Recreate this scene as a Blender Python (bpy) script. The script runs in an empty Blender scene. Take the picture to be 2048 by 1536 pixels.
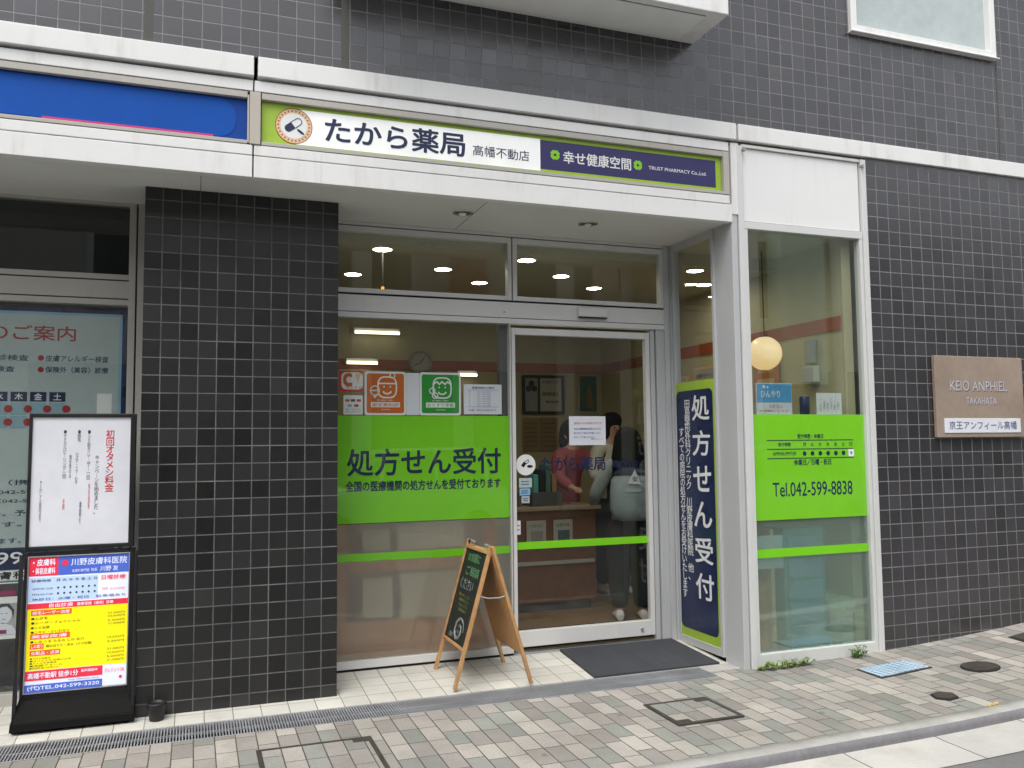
import bpy, math, random
from mathutils import Vector, Matrix, noise
R = math.radians
random.seed(7)
scene = bpy.context.scene
col = scene.collection

# ---------------------------------------------------------------- camera
def cam_setup():
    yaw, pitch, roll = R(20.23255), R(4.1163), R(-.614606)
    fwd = Vector((math.sin(yaw)*math.cos(pitch), math.cos(yaw)*math.cos(pitch), math.sin(pitch)))
    r = Vector((math.cos(yaw), -math.sin(yaw), 0)); u = r.cross(fwd)
    r2 = math.cos(roll)*r + math.sin(roll)*u
    u2 = -math.sin(roll)*r + math.cos(roll)*u
    cd = bpy.data.cameras.new('camera'); cd.sensor_width = 36; cd.lens = 1724.237/2048*36
    cd.clip_end = 500; cd.clip_start = .05
    co = bpy.data.objects.new('camera', cd); col.objects.link(co)
    m = Matrix((r2, u2, -fwd)).transposed().to_4x4()
    m.translation = Vector((.286588, -4.832551, 1.480894))
    co.matrix_world = m
    scene.camera = co
cam_setup()

# ---------------------------------------------------------------- world, sun, exposure
SUN_EL, SUN_AZ = 62, 215          # elevation; compass-style azimuth (0 = +y, clockwise)
w = bpy.data.worlds.new("World"); scene.world = w; w.use_nodes = True
wn = w.node_tree.nodes; wl = w.node_tree.links; wn.clear()
sky = wn.new('ShaderNodeTexSky'); sky.sky_type = 'NISHITA'; sky.sun_disc = False
sky.sun_elevation = R(SUN_EL); sky.sun_rotation = R(SUN_AZ); sky.air_density = 1.0; sky.dust_density = 3.0
hs = wn.new('ShaderNodeHueSaturation'); hs.inputs['Saturation'].default_value = .22
bg = wn.new('ShaderNodeBackground'); bg.inputs['Strength'].default_value = .14
wo = wn.new('ShaderNodeOutputWorld')
wl.new(sky.outputs[0], hs.inputs['Color']); wl.new(hs.outputs[0], bg.inputs['Color']); wl.new(bg.outputs[0], wo.inputs['Surface'])
sd = bpy.data.lights.new('sun', 'SUN'); sd.energy = 1.0; sd.angle = R(40); sd.color = (1, .97, .93)
so = bpy.data.objects.new('sun', sd); col.objects.link(so)
d = Vector((math.sin(R(SUN_AZ))*math.cos(R(SUN_EL)), math.cos(R(SUN_AZ))*math.cos(R(SUN_EL)), math.sin(R(SUN_EL))))
so.rotation_euler = d.to_track_quat('Z', 'Y').to_euler(); so.location = (0, -3, 12)
scene.view_settings.view_transform = 'Standard'; scene.view_settings.look = 'None'
scene.view_settings.exposure = 0.9; scene.view_settings.gamma = 1
scene.cycles.use_denoising = True
scene.cycles.max_bounces = 10; scene.cycles.transparent_max_bounces = 16
scene.cycles.sample_clamp_indirect = 4; scene.cycles.caustics_reflective = False; scene.cycles.caustics_refractive = True

# ---------------------------------------------------------------- material helpers
class NT:
    def __init__(s, name):
        s.m = bpy.data.materials.new(name); s.m.use_nodes = True
        s.n = s.m.node_tree.nodes; s.l = s.m.node_tree.links; s.n.clear()
        s.out = s.n.new('ShaderNodeOutputMaterial')
        s.tc = s.n.new('ShaderNodeTexCoord')
    def link(s, a, sock):
        if isinstance(a, (int, float)): sock.default_value = a
        elif isinstance(a, tuple): sock.default_value = a if len(a) == 4 or sock.type != 'RGBA' else (*a, 1)
        else: s.l.new(a, sock)
    def math(s, op, a, b=None, c=None):
        n = s.n.new('ShaderNodeMath'); n.operation = op
        s.link(a, n.inputs[0])
        if b is not None: s.link(b, n.inputs[1])
        if c is not None: s.link(c, n.inputs[2])
        return n.outputs[0]
    def xyz(s):
        n = s.n.new('ShaderNodeSeparateXYZ'); s.l.new(s.tc.outputs['Object'], n.inputs[0]); return n.outputs
    def comb(s, a, b, c=0.0):
        n = s.n.new('ShaderNodeCombineXYZ')
        for i, v in enumerate((a, b, c)): s.link(v, n.inputs[i])
        return n.outputs[0]
    def noise(s, scale, detail=3, rough=.55, vec=None):
        n = s.n.new('ShaderNodeTexNoise'); n.inputs['Scale'].default_value = scale
        n.inputs['Detail'].default_value = detail; n.inputs['Roughness'].default_value = rough
        s.l.new(vec if vec is not None else s.tc.outputs['Object'], n.inputs['Vector']); return n.outputs['Fac']
    def white(s, vec):
        n = s.n.new('ShaderNodeTexWhiteNoise'); n.noise_dimensions = '2D'; s.l.new(vec, n.inputs['Vector'])
        return n.outputs['Value'], n.outputs['Color']
    def rng(s, v, a, b, c=0.0, d_=1.0, smooth=False):
        n = s.n.new('ShaderNodeMapRange'); s.link(v, n.inputs['Value'])
        n.inputs['From Min'].default_value = a; n.inputs['From Max'].default_value = b
        n.inputs['To Min'].default_value = c; n.inputs['To Max'].default_value = d_
        if smooth: n.interpolation_type = 'SMOOTHSTEP'
        return n.outputs['Result']
    def mix(s, f, a, b, mode='MIX'):
        n = s.n.new('ShaderNodeMix'); n.data_type = 'RGBA'; n.blend_type = mode
        s.link(f, n.inputs['Factor']); s.link(a, n.inputs[6]); s.link(b, n.inputs[7]); return n.outputs[2]
    def ramp(s, f, stops, const=True):
        n = s.n.new('ShaderNodeValToRGB'); cr = n.color_ramp
        cr.interpolation = 'CONSTANT' if const else 'LINEAR'
        while len(cr.elements) < len(stops): cr.elements.new(.5)
        for e, (p, c) in zip(cr.elements, stops): e.position = p; e.color = (*c, 1)
        s.l.new(f, n.inputs[0]); return n.outputs[0]
    def bump(s, h, strength=1.0, dist=1.0, normal=None):
        n = s.n.new('ShaderNodeBump'); n.inputs['Strength'].default_value = strength; n.inputs['Distance'].default_value = dist
        s.l.new(h, n.inputs['Height'])
        if normal is not None: s.l.new(normal, n.inputs['Normal'])
        return n.outputs[0]
    def principled(s, color, rough, metal=0.0, spec=.5, normal=None, **kw):
        n = s.n.new('ShaderNodeBsdfPrincipled')
        s.link(color, n.inputs['Base Color']); s.link(rough, n.inputs['Roughness'])
        s.link(metal, n.inputs['Metallic']); s.link(spec, n.inputs['Specular IOR Level'])
        if normal is not None: s.l.new(normal, n.inputs['Normal'])
        for k, v in kw.items(): s.link(v, n.inputs[k.replace('_', ' ')])
        s.l.new(n.outputs[0], s.out.inputs['Surface']); return n

def plain(name, c, rough=.5, metal=0.0, spec=.5, var=.12, scale=6.0, bump=0.0, bscale=200, **kw):
    t = NT(name)
    f = t.noise(scale, 5)
    f2 = t.noise(scale*9, 3)
    k = t.math('ADD', t.rng(f, .25, .75, 1-var, 1+var*.6), t.rng(f2, .3, .7, -var*.35, var*.35))
    cc = t.mix(1.0, (*c, 1), t.comb(k, k, k), 'MULTIPLY')
    rr = t.rng(f, .3, .7, max(rough-.07, .02), min(rough+.09, 1))
    nm = t.bump(t.noise(bscale, 2), .5, bump) if bump else None
    t.principled(cc, rr, metal, spec, nm, **kw)
    return t.m

def streaky(name, c, dirt, rough=.45, amount=.35, spec=.5, zscale=.6):
    """painted metal with faint vertical run-off stains and dirt"""
    t = NT(name)
    o = t.xyz()
    v = t.comb(t.math('MULTIPLY', o[0], 14.0), t.math('MULTIPLY', o[1], 14.0), t.math('MULTIPLY', o[2], zscale*3))
    st = t.rng(t.noise(1.0, 5, .6, v), .5, .78, 0, amount)
    pat = t.rng(t.noise(2.2, 4), .42, .72, 0, 1)
    f = t.math('MULTIPLY', st, pat)
    base = t.mix(t.rng(t.noise(3.0, 4), .3, .7, 0, .18), (*c, 1), tuple(x*.8 for x in c)+(1,))
    cc = t.mix(f, base, (*dirt, 1))
    t.principled(cc, t.rng(t.noise(8, 3), .3, .7, rough-.06, rough+.12), 0.0, spec, t.bump(t.noise(1.1, 2), .25, .01))
    return t.m

def gridmat(name, ua, va, uw, vw, gap, stops, grout, pu=0.0, pv=0.0, shift=0.0, rough=(.25, .4), var=.2, tilt=.012,
            speck=0.0, spec=.5, gdepth=.0015, dirt=None, randlen=False, gvar=.25, spots=False):
    t = NT(name); o = t.xyz()
    u = t.math('DIVIDE', t.math('SUBTRACT', o[ua], pu), uw)
    v = t.math('DIVIDE', t.math('SUBTRACT', o[va], pv), vw)
    row = t.math('FLOOR', v)
    if shift:
        rv, _ = t.white(t.comb(row, 3.7))
        if randlen: u = t.math('ADD', u, t.math('MULTIPLY', t.math('FLOOR', t.math('MULTIPLY', rv, 4.0)), .25))
        else: u = t.math('ADD', u, t.math('MULTIPLY', rv, shift))
    colm = t.math('FLOOR', u)
    fu = t.math('FRACT', u); fv = t.math('FRACT', v)
    du = t.math('MULTIPLY', t.math('MINIMUM', fu, t.math('SUBTRACT', 1.0, fu)), uw)
    dv = t.math('MULTIPLY', t.math('MINIMUM', fv, t.math('SUBTRACT', 1.0, fv)), vw)
    wob = t.rng(t.noise(60, 2), 0, 1, -.0006, .0006)
    dm = t.math('ADD', t.math('MINIMUM', du, dv), wob)
    mask = t.rng(dm, gap/2-.0009, gap/2+.0009, 0, 1, True)
    rnd, rcol = t.white(t.comb(colm, row))
    base = t.ramp(rnd, stops)
    sp = t.n.new('ShaderNodeSeparateColor'); t.l.new(rcol, sp.inputs[0])
    k = t.rng(sp.outputs[1], 0, 1, 1-var, 1+var)
    if speck: k = t.math('MULTIPLY', k, t.rng(t.noise(420, 2, .7), .3, .7, 1-speck, 1+speck))
    k = t.math('MULTIPLY', k, t.rng(t.noise(1.6, 5, .6), .3, .7, .86, 1.1))
    base = t.mix(1.0, base, t.comb(k, k, k), 'MULTIPLY')
    gk = t.rng(t.noise(5, 4), .3, .7, 1-gvar, 1+gvar)
    gr = t.mix(1.0, (*grout, 1), t.comb(gk, gk, gk), 'MULTIPLY')
    cc = t.mix(mask, gr, base)
    if dirt: 
        f = t.math('MULTIPLY', t.rng(t.noise(2.7, 6, .65), .5, .75, 0, 1), dirt[1])
        cc = t.mix(f, cc, (*dirt[0], 1))
    if spots:                                     # old gum and oil marks
        vo = t.n.new('ShaderNodeTexVoronoi'); vo.inputs['Scale'].default_value = 2.3; t.l.new(t.tc.outputs['Object'], vo.inputs['Vector'])
        cc = t.mix(t.rng(t.math('ADD', vo.outputs['Distance'], t.rng(t.noise(40, 2), 0, 1, -.02, .02)), .03, .06, .55, 0, True), cc, (.11, .10, .09, 1))
    rr = t.math('ADD', t.rng(sp.outputs[2], 0, 1, rough[0], rough[1]), t.math('MULTIPLY', t.math('SUBTRACT', 1.0, mask), .4))
    tl = t.math('ADD', t.math('MULTIPLY', t.math('SUBTRACT', fu, .5), t.math('MULTIPLY', t.math('SUBTRACT', sp.outputs[0], .5), uw*tilt)),
                t.math('MULTIPLY', t.math('SUBTRACT', fv, .5), t.math('MULTIPLY', t.math('SUBTRACT', sp.outputs[1], .5), vw*tilt)))
    h = t.math('ADD', t.math('MULTIPLY', mask, gdepth), t.math('MULTIPLY', tl, mask))
    h = t.math('ADD', h, t.rng(t.noise(45, 2), 0, 1, 0, .0003))
    t.principled(cc, rr, 0.0, spec, t.bump(h, 1.0, 1.0))
    return t.m

def glassmat(name, tint=(.975, .985, .975), f0=.042, rough=0.0):
    """thin pane: Schlick reflection, straight transmission (each pane has two faces)"""
    t = NT(name)
    tr = t.n.new('ShaderNodeBsdfTransparent'); tr.inputs[0].default_value = (*tint, 1)
    gl = t.n.new('ShaderNodeBsdfGlossy'); gl.inputs['Roughness'].default_value = rough
    nm = t.bump(t.noise(1.3, 2), .05, .006); t.l.new(nm, gl.inputs['Normal'])
    ge = t.n.new('ShaderNodeNewGeometry'); dt = t.n.new('ShaderNodeVectorMath'); dt.operation = 'DOT_PRODUCT'
    t.l.new(ge.outputs['Incoming'], dt.inputs[0]); t.l.new(ge.outputs['Normal'], dt.inputs[1])
    c = t.math('SUBTRACT', 1.0, t.math('ABSOLUTE', dt.outputs['Value']))
    fr = t.math('ADD', f0, t.math('MULTIPLY', t.math('POWER', c, 5.0), 1-f0))
    mx = t.n.new('ShaderNodeMixShader')
    t.l.new(fr, mx.inputs[0]); t.l.new(tr.outputs[0], mx.inputs[1]); t.l.new(gl.outputs[0], mx.inputs[2])
    t.l.new(mx.outputs[0], t.out.inputs['Surface']); return t.m

def frostmat(name, c=(.86, .9, .87), milk=(.14, .2), rough=.38):
    t = NT(name)
    rf = t.n.new('ShaderNodeBsdfRefraction'); rf.inputs['IOR'].default_value = 1.25; rf.inputs['Roughness'].default_value = rough
    rf.inputs['Color'].default_value = (*c, 1)
    df = t.n.new('ShaderNodeBsdfDiffuse'); df.inputs['Color'].default_value = (*c, 1)
    tl = t.n.new('ShaderNodeBsdfTranslucent'); tl.inputs['Color'].default_value = (*c, 1)
    m0 = t.n.new('ShaderNodeMixShader'); m0.inputs[0].default_value = .5
    t.l.new(df.outputs[0], m0.inputs[1]); t.l.new(tl.outputs[0], m0.inputs[2])
    mx = t.n.new('ShaderNodeMixShader'); t.link(t.rng(t.noise(3, 3), .3, .7, *milk), mx.inputs[0])
    t.l.new(rf.outputs[0], mx.inputs[1]); t.l.new(m0.outputs[0], mx.inputs[2])
    t.l.new(mx.outputs[0], t.out.inputs['Surface']); return t.m

def emit(name, c, s):
    t = NT(name); e = t.n.new('ShaderNodeEmission'); e.inputs[0].default_value = (*c, 1)
    t.link(t.rng(t.noise(8, 2), .3, .7, s*.94, s*1.06), e.inputs[1]); t.l.new(e.outputs[0], t.out.inputs['Surface']); return t.m

def backlit(name, c, e=.25):
    t = NT(name); p = t.principled((*c, 1), .25)
    p.inputs['Emission Color'].default_value = (*c, 1); p.inputs['Emission Strength'].default_value = e
    k = t.rng(t.noise(7, 3), .3, .7, .93, 1.04)
    t.l.new(t.mix(1.0, (*c, 1), t.comb(k, k, k), 'MULTIPLY'), p.inputs['Base Color']); return t.m

M = {}
TILE = (.030, .030, .031)
M['tile_pillar'] = gridmat('shaded_pillar_tiles', 0, 2, .1, .1, .0062, [(0, (.018, .018, .0185)), (.4, (.022, .022, .0225)), (.8, (.026, .026, .0265))], (.125, .12, .112), 0, 0, rough=(.22, .40), spec=.5, tilt=.02, var=.28, dirt=((.035, .034, .031), .4), gvar=.4)  # darker than the wall tiles: shade under the soffit put into the colour
M['tile_wall'] = gridmat('wall_tiles', 0, 2, .1, .1, .0060, [(0, (.032, .030, .035)), (.4, (.038, .036, .042)), (.8, (.045, .043, .049))], (.185, .18, .172), 4.794, .004, rough=(.21, .31), spec=1.0, dirt=((.06, .06, .055), .3))
M['paver'] = gridmat('paving_setts', 1, 0, .2, .1, .0056, [(0, (.385, .362, .322)), (.26, (.352, .326, .296)), (.52, (.255, .262, .236)), (.78, (.268, .252, .230))], (.085, .078, .068),
                     .02, .005, shift=1.0, randlen=True, rough=(.75, .9), var=.12, tilt=.02, speck=.40, spec=.2, dirt=((.19, .175, .15), .45), spots=True)
M['floor_tile'] = gridmat('entrance_tiles', 0, 1, .15, .15, .0045, [(0, (.60, .59, .53)), (.5, (.64, .625, .565)), (.8, (.58, .56, .50))], (.22, .20, .165), .06, .04, rough=(.45, .6), var=.05, tilt=.004, speck=.04, spec=.4,
                          dirt=((.33, .30, .25), .45))
M['gutter'] = gridmat('gutter_concrete', 0, 1, .6, 20.0, .008, [(0, (.50, .49, .46)), (.5, (.46, .455, .43)), (.8, (.53, .52, .48))], (.12, .11, .10), .3, 7.0, rough=(.8, .9), var=.06, tilt=.0, speck=.2, spec=.2,
                      dirt=((.30, .28, .22), .5))
M['asphalt'] = plain('asphalt', (.17, .17, .168), .9, var=.18, scale=3, bump=.004, bscale=300)
M['kerb_face'] = plain('kerb_face', (.20, .195, .205), .8, var=.25, scale=4, bump=.002)
M['kerb'] = plain('kerb_concrete', (.42, .41, .385), .85, var=.2, scale=5, bump=.002)
M['white'] = streaky('white_panel', (.80, .80, .785), (.42, .37, .29), .5, .8)
M['white_clean'] = streaky('white_sheet_panel', (.82, .82, .81), (.55, .52, .46), .5, .4)
M['under'] = plain('bounce_lit_soffit', (.86, .87, .85), .5, var=.05)  # lighter than the balcony: ground bounce light put into the colour
M['white_grey'] = streaky('greyish_white_frame', (.66, .67, .655), (.40, .37, .31), .42, .5)
M['soffit'] = plain('soffit_board', (.72, .73, .70), .7, var=.06, scale=1.5)
M['alu'] = streaky('aluminium_frame', (.70, .70, .685), (.42, .40, .36), .38, .4)
M['alu_grey'] = streaky('aluminium_post', (.50, .51, .52), (.36, .35, .33), .35, .3, spec=.7)
M['alu_warm'] = streaky('bronze_tinted_frame', (.47, .45, .405), (.3, .27, .22), .45, .4)
M['beige'] = streaky('beige_trim', (.50, .45, .39), (.3, .27, .22), .4, .4)
M['dark'] = plain('dark_gap', (.025, .024, .022), .8)
M['gapbrown'] = plain('shadow_gap', (.16, .14, .11), .8, var=.25)
M['black'] = plain('black_plastic', (.012, .012, .013), .45, var=.15, spec=.5)
M['blackmat'] = plain('black_matt', (.02, .02, .02), .8)
M['joint'] = plain('joint_sealant', (.085, .084, .076), .7)
M['glass'] = glassmat('window_glass')
M['glass_dark'] = glassmat('dim_glass', (.80, .83, .80))
M['frost'] = frostmat('frosted_film', (.92, .90, .85), (.20, .28), .34)
M['frost_street'] = frostmat('frosted_street_film', (.86, .95, .91), (.19, .27), .26)
M['glass_street'] = glassmat('green_street_glass', (.945, .98, .96), .115)
M['frost_up'] = plain('patterned_glass', (.44, .50, .49), .20, var=.16, scale=1.6, bump=.0012, bscale=90, spec=.8)
M['green'] = plain('lime_green_film', (.20, .62, .016), .4, var=.05, scale=2.5, spec=.3)
M['lime'] = plain('lime_sign', (.36, .54, .045), .4, var=.08)
M['navy'] = plain('navy_ink', (.020, .024, .085), .4, var=.05)
M['navy_text'] = plain('navy_lettering', (.012, .022, .075), .4, var=.04)
M['navy_sign'] = plain('navy_board', (.032, .028, .125), .35, var=.08)
M['navy_side'] = plain('navy_film', (.010, .020, .075), .3, var=.08)
M['wht'] = plain('white_ink', (.82, .83, .82), .4, var=.03)
M['paper'] = plain('white_paper', (.74, .76, .82), .6, var=.04)
M['blue_sign'] = plain('blue_sign_face', (.004, .082, .41), .5, var=.08, scale=2, spec=.2)
M['blue_dark'] = plain('dark_blue_sign_face', (.008, .058, .31), .5, var=.05, spec=.2)
M['magenta'] = plain('magenta_ink', (.62, .03, .18), .4)
M['red'] = plain('red_ink', (.62, .03, .03), .45, var=.05)
M['dkred'] = plain('dark_red_ink', (.35, .02, .02), .5, var=.1)
M['orange'] = plain('orange_sticker', (.60, .14, .012), .35, var=.04)
M['stgreen'] = plain('green_sticker', (.025, .30, .035), .35, var=.04)
M['gold'] = plain('beige_ring', (.80, .56, .33), .45)
M['clover'] = plain('clover_green', (.25, .62, .02), .4)
M['bronze'] = plain('bronze_plate', (.44, .345, .275), .34, .3, var=.12, scale=2.5)
M['steeltext'] = plain('engraved_silver', (.62, .60, .66), .35, .2)
M['wood'] = plain('pine_wood', (.54, .30, .13), .5, var=.25, scale=12)
M['wood_in'] = plain('pine_plywood', (.56, .30, .12), .55, var=.12, scale=3)
M['board'] = plain('chalkboard', (.012, .018, .015), .55, var=.3, scale=9)
M['chalk'] = plain('white_chalk', (.40, .43, .41), .9, var=.4, scale=60)
M['chalkg'] = plain('green_chalk', (.16, .42, .18), .9, var=.3, scale=60)
M['chalky'] = plain('yellow_chalk', (.30, .30, .07), .9, var=.4, scale=60)
M['steel'] = plain('galvanised_steel', (.40, .41, .43), .45, .3, var=.25)
M['chrome'] = plain('chrome', (.62, .62, .60), .2, 1.0, var=.05)
M['iron'] = plain('rusty_iron', (.062, .052, .044), .7, .2, var=.35, scale=14, bump=.004, bscale=90)
M['mat'] = gridmat('ribbed_mat', 0, 1, .008, 3.0, .003, [(0, (.075, .079, .090)), (.5, (.082, .087, .098))], (.040, .041, .047), rough=(.8, .9), var=.05, tilt=0, spec=.2, gdepth=.002)
M['watercover'] = gridmat('blue_cover', 0, 1, .045, .03, .012, [(0, (.13, .27, .44)), (.5, (.18, .34, .50))], (.50, .61, .68), rough=(.4, .6), var=.1, tilt=.1, gdepth=-.003)
M['leaf'] = plain('weed_leaf', (.10, .22, .02), .55, var=.35, scale=30)
M['leaf2'] = plain('weed_leaf_pale', (.17, .27, .035), .55, var=.35, scale=30)
# interior
M['in_wall'] = plain('cream_wallpaper', (.52, .475, .29), .8, var=.06)
M['in_ceil'] = plain('ceiling_board', (.46, .44, .32), .8, var=.04)
M['stripe'] = plain('terracotta_stripe', (.38, .085, .02), .6, var=.1)
M['in_floor'] = plain('wood_floor', (.24, .15, .07), .35, var=.3, scale=7)
M['counter'] = plain('brown_counter', (.22, .10, .045), .4, var=.2, scale=8)
M['counter_top'] = plain('counter_top', (.36, .28, .18), .3, var=.1)
M['shelf'] = plain('orange_wood', (.60, .25, .07), .45, var=.15, scale=6)
M['panelw'] = plain('pale_panel', (.52, .50, .44), .5, var=.08)
M['teal'] = plain('teal_cabinet', (.13, .42, .40), .45, var=.12)
M['brownpaper'] = plain('brown_notice', (.30, .20, .09), .6, var=.1)
M['tealposter'] = plain('teal_poster', (.10, .20, .17), .5, var=.4, scale=6)
M['grey'] = plain('grey_plastic', (.32, .32, .30), .5)
M['greyd'] = plain('dark_grey', (.09, .09, .09), .6)
M['lightdisc'] = emit('lit_downlight', (1, .93, .74), 25)
M['tube'] = emit('lit_tube', (1, .92, .66), 1.6)
M['globe'] = emit('lit_globe', (1, .66, .28), .62)
tg = NT('opal_globe'); pg = tg.principled((.85, .83, .78, 1), .25)
pg.inputs['Emission Color'].default_value = (1, .62, .22, 1); tg.link(tg.rng(tg.noise(5, 2), .3, .7, .40, .46), pg.inputs['Emission Strength']); M['globe'] = tg.m
M['ember'] = emit('small_orange_lamp', (1, .40, .06), .8)
M['skin'] = plain('skin', (.52, .31, .22), .55, var=.08, subsurface=.05) if False else plain('skin', (.52, .31, .22), .55, var=.08)
M['hair'] = plain('black_hair', (.006, .0055, .005), .7, var=.3, scale=30, spec=.12, bump=.01, bscale=60)
M['olive'] = plain('olive_trousers', (.022, .026, .019), .85, var=.25, scale=9)
M['greyknit'] = plain('grey_sleeve', (.38, .42, .41), .85, var=.15)
M['pack'] = plain('grey_green_fabric', (.29, .35, .345), .8, var=.15, scale=10, bump=.002)
M['packnavy'] = plain('navy_fabric', (.014, .022, .05), .8, var=.2)
M['pink'] = plain('pink_tunic', (.34, .07, .09), .8, var=.12)
M['coat'] = plain('white_coat', (.62, .61, .55), .8, var=.08)
M['trouser'] = plain('charcoal_trousers', (.03, .03, .032), .8)
M['shoe'] = plain('white_shoe', (.70, .66, .64), .6, var=.1)
M['oppo'] = streaky('beige_render', (.68, .66, .60), (.40, .37, .32), .8, .4)
M['oppo_dark'] = plain('far_window_glass', (.10, .12, .12), .15)
M['sheet_blue'] = plain('pale_blue_poster', (.42, .50, .49), .45, var=.06)
M['edge_blue'] = plain('light_blue_border', (.24, .45, .60), .45)
M['cell_blue'] = plain('table_cell_blue', (.24, .40, .47), .45)
M['skin_photo'] = plain('photo_grey', (.42, .42, .42), .5, var=.2)
M['photo_dark'] = plain('photo_dark', (.06, .05, .055), .5)
M['bl_yellow'] = backlit('lit_yellow', (.85, .75, .01))
M['bl_white'] = backlit('lit_white', (.70, .74, .86))
M['bl_blue'] = backlit('lit_blue', (.07, .13, .52))
M['bl_red'] = backlit('lit_red', (.70, .035, .07))
M['bl_orange'] = backlit('lit_orange_red', (.72, .10, .02))
M['bl_ltblue'] = backlit('lit_pale_blue', (.45, .58, .80))
M['bl_ink'] = plain('dark_ink', (.05, .05, .03), .5)
M['bl_inkblue'] = plain('blue_ink', (.05, .08, .30), .5)
M['sheet_up'] = backlit('white_poster_added_glow', (.74, .75, .80), .06)  # slight glow added to a sheet with no lamp behind it

# ---------------------------------------------------------------- mesh helpers
_txt = {}
def text_mesh(s, bold=0.0, vertical=False, res=3, spacing=1.0):
    key = (s, bold, vertical, res, spacing)
    if key in _txt: return _txt[key]
    c = bpy.data.curves.new('t', 'FONT')
    c.body = '\n'.join(s) if vertical else s
    c.align_x = 'CENTER' if vertical else 'LEFT'
    c.space_line = .86*spacing if vertical else 1.0
    c.resolution_u = res; c.fill_mode = 'FRONT'
    o = bpy.data.objects.new('t', c); col.objects.link(o)
    dg = bpy.context.evaluated_depsgraph_get()
    m = bpy.data.meshes.new_from_object(o.evaluated_get(dg))
    vs = [(v.co.x, v.co.y) for v in m.vertices]; fs = [tuple(p.vertices) for p in m.polygons]
    bpy.data.objects.remove(o); bpy.data.curves.remove(c); bpy.data.meshes.remove(m)
    _txt[key] = (vs, fs); return vs, fs

class Fr:
    """plane frame: u right, v up, w out of the plane"""
    def __init__(s, origin, x=(1, 0, 0), y=(0, 0, 1)):
        s.o = Vector(origin); s.x = Vector(x).normalized(); s.y = Vector(y).normalized(); s.w = s.x.cross(s.y)
    def __call__(s, u, v, w=0.0): return s.o + s.x*u + s.y*v + s.w*w
W0 = Fr((0, 0, 0), (1, 0, 0), (0, 1, 0))
def fac(y): return Fr((0, y, 0))                 # plane parallel to the facade, facing the street

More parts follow.
